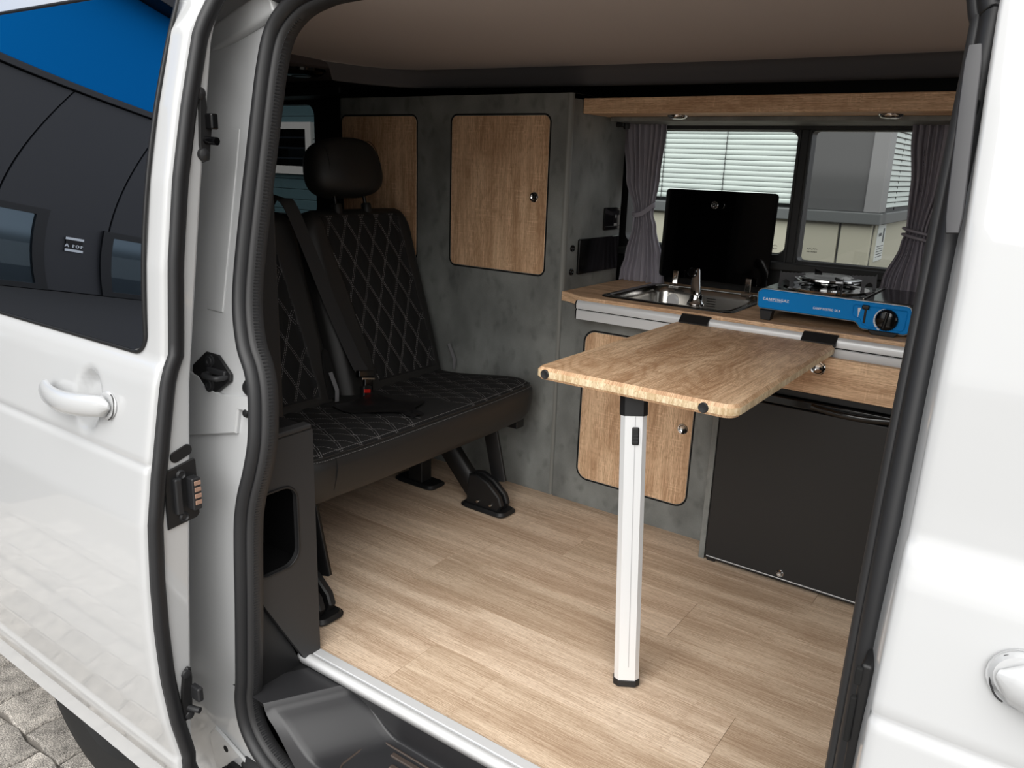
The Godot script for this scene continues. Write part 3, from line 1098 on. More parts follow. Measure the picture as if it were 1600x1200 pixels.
	m.prism(pl, Transform3D(E, Vector3(DOOR_X, 0.528, 1.312)), 0.003, 0.001)
	part("hole_plug", m, black, d)
	m = MB.new()
	m.prism(PackedVector2Array([Vector2(-0.034, 0.050), Vector2(0.026, 0.062), Vector2(0.030, 0.058), Vector2(0.030, -0.048), Vector2(0.024, -0.054), Vector2(-0.034, -0.060)]), Transform3D(E, Vector3(DOOR_X, 0.452, 1.316)), 0.005, 0.0015)
	var cp := part("contact_plate", m, black, d, "black contact plate with four copper pads")
	m = MB.new()
	m.rbox(Vector3(DOOR_X + 0.013, 0.452, 1.300), Vector3(0.022, 0.062, 0.018), 0.003)
	m.rbox(Vector3(DOOR_X + 0.008, 0.452, 1.328), Vector3(0.012, 0.07, 0.014), 0.004)
	part("contact_block", m, rubber, cp)
	for k in 4:
		m = MB.new()
		m.rbox(Vector3(DOOR_X + 0.0235, 0.473 - k * 0.0125, 1.2985), Vector3(0.003, 0.0085, 0.013), 0.001)
		part("copper_pad", m, copper, cp)
	for y in [0.490, 0.408]:
		m = MB.new()
		m.lathe(PackedVector2Array([Vector2(0, 0.006), Vector2(0.005, 0.006), Vector2(0.007, 0.009), Vector2(0.009, 0.006), Vector2(0.010, 0.004)]), axis(Vector3(DOOR_X, y, 1.318), Vector3.RIGHT), 16)
		part("screw", m, rubber, cp)
	m = MB.new()
	m.prism(PackedVector2Array([Vector2(0.004, 0.058), Vector2(0.012, 0.052), Vector2(0.013, 0.03), Vector2(0.010, 0.0), Vector2(0.008, -0.04), Vector2(0.002, -0.056), Vector2(-0.008, -0.056), Vector2(-0.014, -0.03), Vector2(-0.012, 0.01), Vector2(-0.006, 0.05)]), Transform3D(E, Vector3(DOOR_X, 0.046, 1.342)), 0.008, 0.003)
	var lc := part("lower_catch", m, black, d, "black guide catch low on the door edge")
	m = MB.new()
	m.rbox(Vector3(DOOR_X + 0.018, 0.048, 1.330), Vector3(0.028, 0.03, 0.012), 0.004)
	m.tube(PackedVector3Array([Vector3(DOOR_X, 0.017, 1.345), Vector3(DOOR_X + 0.030, 0.016, 1.334)]), 0.006, 10)
	part("guide_pin", m, rubber, lc)
	for y in [0.091, 0.0]:
		m = MB.new()
		m.lathe(PackedVector2Array([Vector2(0, 0.011), Vector2(0.005, 0.011), Vector2(0.008, 0.010), Vector2(0.010, 0.006)]), axis(Vector3(DOOR_X, y, 1.342), Vector3.RIGHT), 16)
		part("bolt", m, rubber, lc)

	# --- front passenger door, closed ---
	var d2 := struct("door_2", Vector3(1.7, -0.24, 1.28), "closed white front passenger door with pull handle")
	xs = PackedFloat32Array([1.19, 1.20, 1.215, 1.23])
	for i in 24:
		xs.push_back(1.24 + i * 0.0135)
	for x in [1.6, 1.75, 1.95, 2.2, 2.35]:
		xs.push_back(x)
	rows = skin_rows(xs, -0.095, Vector2(1.435, 0.598))
	var rows2 := []
	for r in rows:
		var p: Vector3 = r[0]
		var sh := clampf((p.y - 0.95) / 0.25, 0.0, 1.0) * 0.014
		var q := PackedVector3Array([p + Vector3(-0.0135 - sh, 0, -0.012), p + Vector3(-0.0125 - sh, 0, -0.005), p + Vector3(-0.008 - sh, 0, -0.0012)])
		q.append_array(r)
		rows2.append(q)
	m = MB.new()
	m.grid(rows2, Vector3.BACK)
	part("outer_skin", m, white, d2)
	m = MB.new()
	_bonded(m, 1.46, 0.742, 2.25, 1.30, 0.06, -0.0915)
	part("window_glass", m, glass, d2)
	handle_parts(d2, DP, -0.095, 1.276, 1.52, 0.604)
	m = MB.new()
	m.prism(oval(0.033, 0.0285, 26), on_skin(DP, 1.299, 0.606, -0.0955), 0.009, 0.006)
	part("handle_surround", m, white, d2)

func _bonded(m: MB, x0: float, y0: float, x1: float, y1: float, r: float, dz: float) -> void:
	var rows := []
	for i in 121:
		var t := i / 120.0
		var y := lerpf(y0, y1, t)
		var e := minf(y - y0, y1 - y)
		var cut := 0.0
		if e < r:
			cut = r - sqrt(maxf(0.0, r * r - (r - e) * (r - e)))
		var row := PackedVector3Array()
		for k in 11:
			var x := lerpf(x0 + cut, x1 - cut, k / 10.0)
			row.push_back(Vector3(x, y, glass_z(y) + dz))
		rows.append(row)
	m.grid(rows, Vector3.BACK)

func glass_z(y: float) -> float:
	return -0.31245 * y * y + 0.43549 * y + 1.17173 + 0.0045

func build_step() -> void:
	var s := thing("entry_step", "black moulded entry step tray with ribbed tread below the sill", "step tray", Vector3(0.6, -0.17, 1.13))
	# riser, tread and rising end as one moulded sheet: columns run from the sill down the riser and out over the tread
	var rows := []
	for xr in [-0.10, -0.05, -0.012, -0.004, 0.0, 0.004, 0.009, 0.016, 0.028, 0.042, 0.056, 0.07, 0.084, 0.098, 0.112, 0.126, 0.14, 0.17, 0.25, 0.4, 0.6, 0.8, 0.97]:
		var row := PackedVector3Array()
		for q in [[1.0865, 0.0], [1.086, 0.06], [1.083, 0.2], [1.078, 0.45], [1.071, 0.7], [1.064, 0.88], [1.062, 0.96], [1.066, 1.0], [1.08, 1.0], [1.10, 1.0], [1.12, 1.0], [1.14, 1.0], [1.16, 1.0], [1.18, 1.0], [1.195, 1.0], [1.205, 1.0], [1.212, 1.04], [1.222, 1.5]]:
			var x: float = xr + 0.184 - (q[0] - 1.072) * 0.58
			var dep := 0.0
			if xr > 0.0:
				dep = 0.2 * sqrt(clampf(xr / 0.014, 0, 1)) + 0.8 * smoothstep(0.0, 1.0, clampf(xr / 0.13, 0.0, 1.0))
			row.push_back(Vector3(x, lerpf(-0.018, lerpf(-0.012, -0.102, q[1]), dep), q[0]))
		rows.append(row)
	var m := MB.new()
	m.grid(rows, Vector3(0, 1, 0.5))
	part("tray", m, M(Color(0.17, 0.17, 0.178), 0.38), s)
	m = MB.new()
	m.box(Vector3(-0.1, -0.05, 1.05), Vector3(0.075, -0.0185, 1.205), 0.004)
	part("end_ledge", m, black, s)
	var ribmat := M(Color(0.27, 0.235, 0.215), 0.4)
	m = MB.new()
	var fr := PackedVector3Array()
	for q in rrect(0.272, 1.080, 1.0, 1.190, 0.02):
		fr.push_back(Vector3(q.x, -0.1025, q.y))
	m.sweep(fr, oval(0.0028, 0.0028, 6), Vector3.UP, true)
	part("tread_border", m, ribmat, s)
	for k in 4:
		m = MB.new()
		m.rbox(Vector3(0.66, -0.1015, 1.096 + k * 0.0255), Vector3(0.66 - k * 0.04, 0.006, 0.012), 0.0028)
		part("tread_rib", m, ribmat, s)
	# end panel of the seat-side locker, with a storage cut-out, beside the opening
	var b := thing("storage_locker", "black locker beside the bench with a rounded storage cut-out, facing the doorway", "storage box", Vector3(0.0, 0, 1.12))
	m = MB.new()
	var xf := Transform3D(Basis(Vector3(0, 0, -1), Vector3.UP, Vector3.RIGHT), Vector3(0.055, 0, 0))
	var hole := rrect(-1.203, 0.235, -1.093, 0.412, 0.034, 8)
	# upper panel with the hole, lower skirt as a prism
	m.holed(Rect2(-1.207, 0.215, 0.161, 0.30), hole, xf, 0.012)
	m.prism(PackedVector2Array([Vector2(-1.046, 0.003), Vector2(-1.046, 0.215), Vector2(-1.204, 0.215), Vector2(-1.18, 0.165), Vector2(-1.09, 0.003)]), xf, 0.012)
	part("end_panel", m, trimgrey, b)
	m = MB.new()
	var rim := PackedVector3Array()
	for q in hole:
		rim.push_back(Vector3(0.068, q.y, -q.x))
	m.sweep(rim, oval(0.003, 0.0025, 8), Vector3.RIGHT, true)
	part("cutout_edge", m, black, b)
	m = MB.new()
	m.box(Vector3(-0.5, 0.0, 1.046), Vector3(0.056, 0.515, 1.052), 0.001)
	m.box(Vector3(-0.5, 0.495, 1.046), Vector3(0.066, 0.520, 1.20), 0.003)
	m.box(Vector3(-0.3, 0.2, 1.05), Vector3(-0.29, 0.5, 1.2))
	m.box(Vector3(-0.3, 0.20, 1.05), Vector3(0.05, 0.21, 1.2))
	part("locker_body", m, black, b)
	m = MB.new()
	m.box(Vector3(0.045, 0.518, 1.05), Vector3(0.069, 0.528, 1.20), 0.003)
	part("top_lip", m, trimgrey, b)
	m = MB.new()
	m.prism(oval(0.03, 0.022, 18), Transform3D(Basis(Vector3.RIGHT, Vector3.FORWARD, Vector3.UP), Vector3(0.0, 0.5195, 1.135)), 0.002)
	part("cup_recess", m, darkgap, b)
	m = MB.new()
	m.prism(PackedVector2Array([Vector2(0.0, -0.03), Vector2(0.13, -0.03), Vector2(0.13, 0.21), Vector2(0.10, 0.18), Vector2(0.02, 0.03)]), Transform3D(Basis(Vector3(0, 0, 1), Vector3.UP, Vector3(-1, 0, 0)), Vector3(0.05, 0, 1.085)), 0.02)
	part("inner_skirt", m, black, b)


# ---------- bench seat ----------
const BB := Vector3(-0.435, 0.355, 0)
const BT := Vector3(-0.588, 0.905, 0)

func back_point(z: float, t: float, off: float) -> Vector3:
	var d := BT - BB
	var nn := Vector3(d.y, -d.x, 0).normalized()
	return BB + d * t + nn * off + Vector3(0, 0, z)

func quilt(a: float, b: float, p: float, q: float) -> float:
	var s := absf(sin(PI * (p / a + q / b)) * sin(PI * (p / a - q / b)))
	return pow(s, 0.55)

func backrest(par: Node3D, z0: float, z1: float, qz0b: float, qz1b: float, qz0t: float, qz1t: float) -> void:
	var zc := (z0 + z1) / 2
	var W := (z1 - z0) / 2
	var H := (BT - BB).length()
	var R := 0.085
	var roll := 0.045
	var surf := func(s: float, t: float) -> Vector3:      # s -1..1 across, t 0..1 up
		var w := W
		var up := (1.0 - t) * H
		if up < R:
			w = W - (R - sqrt(maxf(0.0, R * R - (R - up) * (R - up)))) * 0.9
		var z := zc + s * w
		var d := minf((1.0 - absf(s)) * w, up)
		var off := 0.0
		if d < roll:
			off = -(roll - sqrt(maxf(0.0, roll * roll - (roll - d) * (roll - d))))
		off += 0.012 * cos(PI * clampf(t, 0, 1)) * 0.6
		var ql := lerpf(qz0b, qz0t, t)
		var qh := lerpf(qz1b, qz1t, t)
		var inz := smoothstep(ql - 0.012, ql + 0.006, z) * (1.0 - smoothstep(qh - 0.006, qh + 0.012, z)) * smoothstep(0.02, 0.06, t) * (1.0 - smoothstep(0.93, 0.965, t))
		off += inz * (0.0075 * quilt(0.066, 0.132, z - zc, t * H) - 0.006)
		off += (1.0 - inz) * 0.006 * smoothstep(0.0, 0.03, d - 0.01)
		return back_point(z, t, off)
	var rows := []
	var NS := 84
	var NT := 92
	for i in NT + 1:
		var t := i / float(NT)
		var row := PackedVector3Array()
		for k in NS + 1:
			row.push_back(surf.call(k / float(NS) * 2 - 1, t))
		rows.append(row)
	var m := MB.new()
	m.grid(rows, Vector3(1, 0.2, 0))
	var dd := (BT - BB).normalized()
	var qm := m.carve(func(p: Vector3) -> bool:
		var t := (p - BB).dot(dd) / H
		return t > 0.04 and t < 0.95 and p.z > lerpf(qz0b, qz0t, t) - 0.008 and p.z < lerpf(qz1b, qz1t, t) + 0.008)
	var br := part("backrest", m, leather, par, "black leather backrest with a stitched quilted middle")
	part("quilted_panel", qm, fabric, br, "matt black quilted middle of the backrest")
	# flanks and back shell
	m = MB.new()
	var ring := []
	for i in NT + 1:
		ring.append(rows[i][0])
	for k in range(1, NS + 1):
		ring.append(rows[NT][k])
	for i in range(NT - 1, -1, -1):
		ring.append(rows[i][NS])
	var r1 := PackedVector3Array()
	var r2 := PackedVector3Array()
	var r3 := PackedVector3Array()
	var nn := Vector3(BT.y - BB.y, BB.x - BT.x, 0).normalized()
	var cen := back_point(zc, 0.5, -0.1)
	for p in ring:
		r1.push_back(p)
		r2.push_back(p - nn * 0.06)
		r3.push_back((p - nn * 0.075).lerp(Vector3(p.x - nn.x * 0.075, p.y, zc), 0.06))
	m.grid([r1, r2, r3])
	for i in NT:
		m.quad(r3[i], r3[i + 1], r3[r3.size() - 2 - i], r3[r3.size() - 1 - i], -nn)
	part("back_shell", m, leather, br)
	# quilted zone in a softer cloth lies in the same sheet; the double seams run over it
	var st := MB.new()
	var a := 0.066
	var b := 0.132
	for fam in [-1.0, 1.0]:
		for kk in range(-14, 15):
			var q := 0.0
			while q < H * 0.955:
				var z: float = zc + a * (kk + fam * q / b)
				var t := q / H
				q += 0.0062
				var ql := lerpf(qz0b, qz0t, t) - 0.006
				var qh := lerpf(qz1b, qz1t, t) + 0.006
				if z < ql or z > qh or t < 0.045:
					continue
				for o in [-0.0028, 0.0028]:
					var za: float = z + o
					var zb: float = za + fam * a / b * 0.0042
					var pa := _bs(za, t, zc, W, H, R)
					var pb := _bs(zb, t + 0.0042 / H, zc, W, H, R)
					_dash(st, surf.call(pa.x, pa.y) + nn * 0.0011, surf.call(pb.x, pb.y) + nn * 0.0011, nn, 0.00075)
	part("stitching", st, thread, br, "pale double seams in a diamond pattern", true)

func _bs(z: float, t: float, zc: float, W: float, H: float, R: float) -> Vector2:
	var w := W
	var up := (1.0 - t) * H
	if up < R:
		w = W - (R - sqrt(maxf(0.0, R * R - (R - up) * (R - up)))) * 0.9
	return Vector2(clampf((z - zc) / w, -1, 1), clampf(t, 0, 1))

func _dash(m: MB, a: Vector3, b: Vector3, nn: Vector3, hw: float) -> void:
	var s := (b - a).cross(nn).normalized() * hw
	m.quad(a - s, b - s, b + s, a + s, nn)

func cushion_y(x: float, z: float) -> float:
	var t := clampf((x + 0.47) / 0.43, 0, 1)
	var y := lerpf(0.362, 0.394, smoothstep(0.1, 0.95, t))
	y += 0.006 * smoothstep(0.2, 0.5, absf(z - 0.52))
	y -= 0.035 * pow(clampf((x + 0.09) / 0.062, 0, 1.2), 2.2) * 0.5
	var e := minf(z - 0.03, 1.02 - z)
	y -= 0.03 * pow(clampf(1.0 - e / 0.06, 0, 1), 2.0)
	return y

func front_x(z: float, x: float) -> float:   # round the two front corners in plan
	var e := minf(z - 0.03, 1.02 - z)
	var R := 0.10
	if e < R:
		var cut := R - sqrt(maxf(0.0, R * R - (R - e) * (R - e)))
		return x - cut * smoothstep(-0.30, -0.03, x)
	return x

func build_bench() -> void:
	var par := thing("bench_seat", "black leather bench seat with diamond quilting and one headrest", "bench seat", Vector3(-0.25, 0, 0.55))
	var NZ := 150
	var NX := 60
	var top := func(x: float, z: float) -> Vector3:
		var zone := 0.0
		for q in [[0.10, 0.40], [0.57, 0.96]]:
			zone = maxf(zone, smoothstep(q[0] - 0.012, q[0] + 0.008, z) * (1.0 - smoothstep(q[1] - 0.008, q[1] + 0.012, z)))
		zone *= smoothstep(-0.45, -0.43, x) * (1.0 - smoothstep(-0.066, -0.05, x))
		var y := cushion_y(x, z) + zone * (0.0075 * quilt(0.062, 0.12, z, x + 0.05) - 0.005)
		return Vector3(front_x(z, x), y, z)
	var rows := []
	for i in NX + 1:
		var row := PackedVector3Array()
		for k in NZ + 1:
			row.push_back(top.call(lerpf(-0.47, -0.040, i / float(NX)), lerpf(0.03, 1.02, k / float(NZ))))
		rows.append(row)
	var m := MB.new()
	m.grid(rows, Vector3.UP)
	var cu := part("cushion", m, fabric, par, "black quilted seat cushion")
	var st := MB.new()
	for zone in [[0.10, 0.40], [0.57, 0.96]]:
		for fam in [-1.0, 1.0]:
			for kk in range(-12, 26):
				var x := -0.425
				while x < -0.052:
					var z: float = 0.062 * (kk + fam * (x + 0.05) / 0.12)
					x += 0.0062
					if z < zone[0] or z > zone[1]:
						continue
					for o in [-0.0028, 0.0028]:
						_dash(st, top.call(x, z + o) + Vector3(0, 0.0013, 0), top.call(x + 0.0042, z + o + fam * 0.062 / 0.12 * 0.0042) + Vector3(0, 0.0013, 0), Vector3.UP, 0.0008)
	var z := 0.05
	while z < 1.0:
		for x in [-0.052, -0.032]:
			_dash(st, top.call(x, z) + Vector3(0, 0.0016, 0), top.call(x, z + 0.004) + Vector3(0, 0.0016, 0), Vector3(0.4, 1, 0), 0.0008)
		z += 0.0065
	part("stitching", st, thread, cu, "pale double seams", true)
	# leather front: rolls over and under
	rows = []
	for k in NZ + 1:
		z = lerpf(0.03, 1.02, k / float(NZ))
		var row := PackedVector3Array()
		var y0 := cushion_y(-0.040, z)
		for q in [[-0.041, 0.0], [-0.034, -0.004], [-0.028, -0.012], [-0.0255, -0.026], [-0.028, -0.055], [-0.036, -0.085], [-0.050, -0.108], [-0.072, -0.120], [-0.12, -0.126], [-0.30, -0.126], [-0.47, -0.11]]:
			row.push_back(Vector3(front_x(z, q[0]), y0 + q[1], z))
		rows.append(row)
	m = MB.new()
	m.grid(rows, Vector3(1, -0.2, 0))
	part("front_panel", m, leather, cu, "smooth black leather front of the cushion")
	for e in [0, NZ]:
		m = MB.new()
		var cap: PackedVector3Array = rows[e].duplicate()
		for k in range(1, cap.size() - 1):
			m.tri(cap[0], cap[k], cap[k + 1], Vector3(0, 0, -1 if e == 0 else 1))
		part("end_panel", m, leather, cu)
	m = MB.new()
	var pp := PackedVector3Array()
	for k in NZ + 1:
		z = lerpf(0.03, 1.02, k / float(NZ))
		pp.push_back(Vector3(front_x(z, -0.041), cushion_y(-0.040, z) + 0.0012, z))
	m.tube(pp, 0.003, 6)
	part("piping", m, leather, cu)
	m = MB.new()
	m.tube(PackedVector3Array([Vector3(-0.028, 0.385, 0.90), Vector3(-0.0235, 0.36, 0.90), Vector3(-0.027, 0.335, 0.902), Vector3(-0.036, 0.305, 0.903), Vector3(-0.055, 0.283, 0.903)]), 0.0013, 6)
	part("panel_seam", m, fabric, cu)

	backrest(par, 0.035, 0.505, 0.095, 0.345, 0.125, 0.435)
	backrest(par, 0.515, 1.00, 0.60, 0.88, 0.645, 0.945)
	# headrest
	m = MB.new()
	rows = []
	var hc := Vector3(-0.640, 1.015, 0.285)
	var nn := Vector3(BT.y - BB.y, BB.x - BT.x, 0).normalized()
	var upv := Vector3(-0.16, 0.987, 0)
	for i in 21:
		var ph := -PI / 2 + PI * i / 20
		var row := PackedVector3Array()
		for k in 40:
			var th := TAU * k / 40
			var cp := signf(cos(ph)) * pow(absf(cos(ph)), 0.55)
			var sp := signf(sin(ph)) * pow(absf(sin(ph)), 0.75)
			var cz := signf(cos(th)) * pow(absf(cos(th)), 0.62)
			var sx := signf(sin(th)) * pow(absf(sin(th)), 0.75)
			var wid := 0.142 * (1.0 - 0.07 * sp)
			row.push_back(hc + upv * 0.088 * sp + Vector3(0, 0, wid * cp * cz) + nn * (0.062 * cp * sx + 0.012 * (1.0 - sp) * 0.3 - 0.012 * cz * cz))
		rows.append(row)
	m.grid(rows, Vector3.ZERO, true)
	var hr := part("headrest", m, leather, par)
	for s in [-1.0, 1.0]:
		m = MB.new()
		var sp := PackedVector3Array()
		for i in 12:
			var a := -0.5 + i / 11.0 * 2.2
			sp.push_back(hc + Vector3(0, 0, s * 0.105) + nn * (0.058 * cos(a) * 0.9 - 0.002) + upv * 0.088 * sin(a) * 0.97)
		m.tube(sp, 0.0010, 5)
		part("headrest_seam", m, leather, hr)
	for s in [-0.062, 0.062]:
		m = MB.new()
		m.tube(PackedVector3Array([hc + Vector3(0.012, -0.055, s), hc + Vector3(0.036, -0.165, s)]), 0.0055, 10)
		part("headrest_post", m, gloss, hr)
		m = MB.new()
		m.lathe(PackedVector2Array([Vector2(0.006, 0.014), Vector2(0.014, 0.013), Vector2(0.016, 0.008), Vector2(0.016, -0.02)]), axis(hc + Vector3(0.028, -0.118, s), upv), 16)
		part("post_collar", m, black, hr)
	# lap belt hanging over the middle, buckle, loose flap
	m = MB.new()
	var bp := smooth(PackedVector3Array([Vector3(-0.66, 0.91, 0.565), Vector3(-0.615, 0.925, 0.563), Vector3(-0.575, 0.915, 0.560), Vector3(-0.535, 0.80, 0.533), Vector3(-0.485, 0.62, 0.490), Vector3(-0.435, 0.47, 0.452), Vector3(-0.412, 0.43, 0.442)]), 6)
	m.sweep(bp, PackedVector2Array([Vector2(-0.024, -0.001), Vector2(0.024, -0.001), Vector2(0.024, 0.001), Vector2(-0.024, 0.001)]), Vector3(1, 0.4, 0))
	part("seat_belt", m, M(Color(0.17, 0.17, 0.175), 0.7), par, "dark grey belt webbing")
	m = MB.new()
	var bb := Basis(Vector3(0, 0, 1), 0.18) * Basis(Vector3(1, 0, 0), -0.2)
	m.rbox(Vector3(-0.405, 0.425, 0.440), Vector3(0.018, 0.022, 0.062), 0.004, bb)
	m.rbox(Vector3(-0.398, 0.398, 0.436), Vector3(0.012, 0.045, 0.034), 0.004, bb)
	var bk := part("buckle_tongue", m, gloss, par)
	m = MB.new()
	m.rbox(Vector3(-0.394, 0.412, 0.438), Vector3(0.003, 0.006, 0.05), 0.001, bb)
	part("tongue_plate", m, steel, bk)
	m = MB.new()
	m.rbox(Vector3(-0.392, 0.374, 0.452), Vector3(0.022, 0.04, 0.034), 0.005, bb)
	var b2 := part("belt_buckle", m, black, par)
	m = MB.new()
	m.rbox(Vector3(-0.381, 0.380, 0.456), Vector3(0.004, 0.011, 0.026), 0.002, bb)
	part("release_button", m, M(Color(0.72, 0.08, 0.06), 0.4), b2, "red release button")
	for q in [[-0.40, 0.028], [-0.405, 0.552]]:
		m = MB.new()
		m.sweep(PackedVector3Array([Vector3(q[0], 0.365, q[1] + 0.002), Vector3(q[0] + 0.004, 0.40, q[1] + 0.004), Vector3(q[0] - 0.02, 0.45, q[1] + 0.006)]), PackedVector2Array([Vector2(-0.006, -0.0008), Vector2(0.006, -0.0008), Vector2(0.006, 0.0008), Vector2(-0.006, 0.0008)]), Vector3(1, 0, 0.3))
		part("release_strap", m, M(Color(0.42, 0.42, 0.43), 0.8), par)
	m = MB.new()
	rows = []
	for i in 19:
		var t := i / 18.0
		var x := lerpf(-0.37, -0.072, t)
		var zc := lerpf(0.52, 0.545, t) + 0.02 * sin(t * 5.0)
		var hw := lerpf(0.085, 0.075, t) if t < 0.72 else lerpf(0.075, 0.02, smoothstep(0.72, 0.86, t))
		if t > 0.72:
			zc += 0.045 * smoothstep(0.72, 0.9, t)
		var row := PackedVector3Array()
		for k in 9:
			var zz := zc + hw * (k / 4.0 - 1.0)
			row.push_back(Vector3(x, cushion_y(x, zz) + 0.006 + 0.003 * sin(t * 9.0 + k), zz))
		rows.append(row)
	m.grid(rows, Vector3.UP)
	part("seat_flap", m, M(Color(0.085, 0.085, 0.09), 0.42), par, "plain black flap lying on the middle of the cushion")
	# arched gap between the backrests
	m = MB.new()
	m.prism(PackedVector2Array([Vector2(-0.022, 0), Vector2(0.022, 0), Vector2(0.020, 0.08), Vector2(0.012, 0.135), Vector2(0.0, 0.15), Vector2(-0.012, 0.135), Vector2(-0.020, 0.08)]), Transform3D(Basis(Vector3(0, 0, -1), Vector3(-0.27, 0.963, 0), nn), back_point(0.545, 0.02, 0.012)), 0.004, 0.0015)
	part("buckle_slot", m, darkgap, par)
	# steel underframe: floor plates, hinge feet, struts
	for q in [[-0.095, 0.222, true], [-0.40, 0.20, false], [-0.075, 0.955, true], [-0.40, 0.92, false]]:
		m = MB.new()
		m.prism(rrect(-0.088, -0.043, 0.088, 0.043, 0.028), Transform3D(Basis(Vector3.RIGHT, Vector3.FORWARD, Vector3.UP), Vector3(q[0], 0.0, q[1])), 0.016, 0.009)
		var pl := part("floor_plate", m, black, par)
		if q[2]:
			for s in [-0.016, 0.016]:
				m = MB.new()
				m.prism(PackedVector2Array([Vector2(-0.07, 0.012), Vector2(0.055, 0.012), Vector2(0.068, 0.035), Vector2(0.058, 0.062), Vector2(0.015, 0.098), Vector2(-0.03, 0.115), Vector2(-0.06, 0.11)]), Transform3D(Basis.IDENTITY, Vector3(q[0], 0, q[1] + s - 0.010)), 0.020, 0.004)
				part("hinge_foot", m, black, pl)
			for s in [-0.02, 0.03]:
				m = MB.new()
				m.lathe(PackedVector2Array([Vector2(0, 0.006), Vector2(0.004, 0.006), Vector2(0.006, 0.003), Vector2(0.006, 0)]), axis(Vector3(q[0] + s, 0.03, q[1] + 0.026), Vector3.BACK), 12)
				part("bolt", m, steel, pl)
			m = MB.new()
			m.sweep(PackedVector3Array([Vector3(q[0] - 0.03, 0.03, q[1]), Vector3(q[0] - 0.24, 0.25, q[1])]), PackedVector2Array([Vector2(-0.018, -0.028), Vector2(0.018, -0.028), Vector2(0.018, 0.028), Vector2(-0.018, 0.028)]), Vector3(0, 1, 0))
			part("strut", m, black, par)
			m = MB.new()
			m.sweep(PackedVector3Array([Vector3(q[0] + 0.02, 0.09, q[1] - 0.03), Vector3(q[0] - 0.03, 0.29, q[1] - 0.03)]), PackedVector2Array([Vector2(-0.006, -0.024), Vector2(0.006, -0.024), Vector2(0.006, 0.024), Vector2(-0.006, 0.024)]), Vector3(1, 0, 0))
			part("leg", m, black, par)
		else:
			m = MB.new()
			m.box(Vector3(q[0] - 0.03, 0.0, q[1] - 0.025), Vector3(q[0] + 0.03, 0.29, q[1] + 0.025), 0.004)
			part("leg", m, black, par)
	for q in [[Vector3(-0.46, 0.235, 0.06), Vector3(-0.08, 0.268, 0.10)], [Vector3(-0.46, 0.235, 0.94), Vector3(-0.08, 0.268, 0.98)], [Vector3(-0.46, 0.236, 0.06), Vector3(-0.42, 0.267, 0.98)], [Vector3(-0.16, 0.236, 0.06), Vector3(-0.12, 0.267, 0.98)]]:
		m = MB.new()
		m.box(q[0], q[1], 0.004)
		part("frame_tube", m, black, par)


# ---------- furniture ----------
func lock_knob(par: Node3D, p: Vector3, called := "lock_knob", big := 1.1) -> void:
	var m := MB.new()
	var f := Transform3D(Basis(Vector3.RIGHT, Vector3.BACK, Vector3.DOWN).scaled(Vector3.ONE * big), p)
	m.lathe(PackedVector2Array([Vector2(0.0145, 0.0), Vector2(0.0145, 0.002), Vector2(0.013, 0.0035), Vector2(0.0112, 0.003), Vector2(0.0105, 0.0005)]), f, 28)
	var k := part(called, m, chrome, par, "round chrome push lock")
	m = MB.new()
	m.lathe(PackedVector2Array([Vector2(0.0, 0.0008), Vector2(0.006, 0.0012), Vector2(0.0095, 0.0036), Vector2(0.0102, 0.0016), Vector2(0.0105, 0.0)]), f, 24)
	part("knob_button", m, chrome, k)

func oak_door(par: Node3D, x0: float, y0: float, x1: float, y1: float, r: float, z: float, knob := Vector2(99, 0)) -> void:
	var m := MB.new()
	m.prism(rrect(x0, y0, x1, y1, r, 8), Transform3D(Basis.IDENTITY, Vector3(0, 0, z - 0.016)), 0.017, 0.0025)
	var d := part("door", m, oak, par, "pale oak cupboard door with rounded corners")
	m = MB.new()
	var lp := PackedVector3Array()
	for q in rrect(x0 - 0.0022, y0 - 0.0022, x1 + 0.0022, y1 + 0.0022, r + 0.0022, 8):
		lp.push_back(Vector3(q.x, q.y, z - 0.0010))
	m.sweep(lp, PackedVector2Array([Vector2(-0.0024, -0.0016), Vector2(0.0024, -0.0016), Vector2(0.0024, 0.0014), Vector2(-0.0024, 0.0014)]), Vector3.BACK, true)
	part("door_gap", m, darkgap, d)
	if knob.x < 90:
		lock_knob(d, Vector3(knob.x, knob.y, z + 0.001))

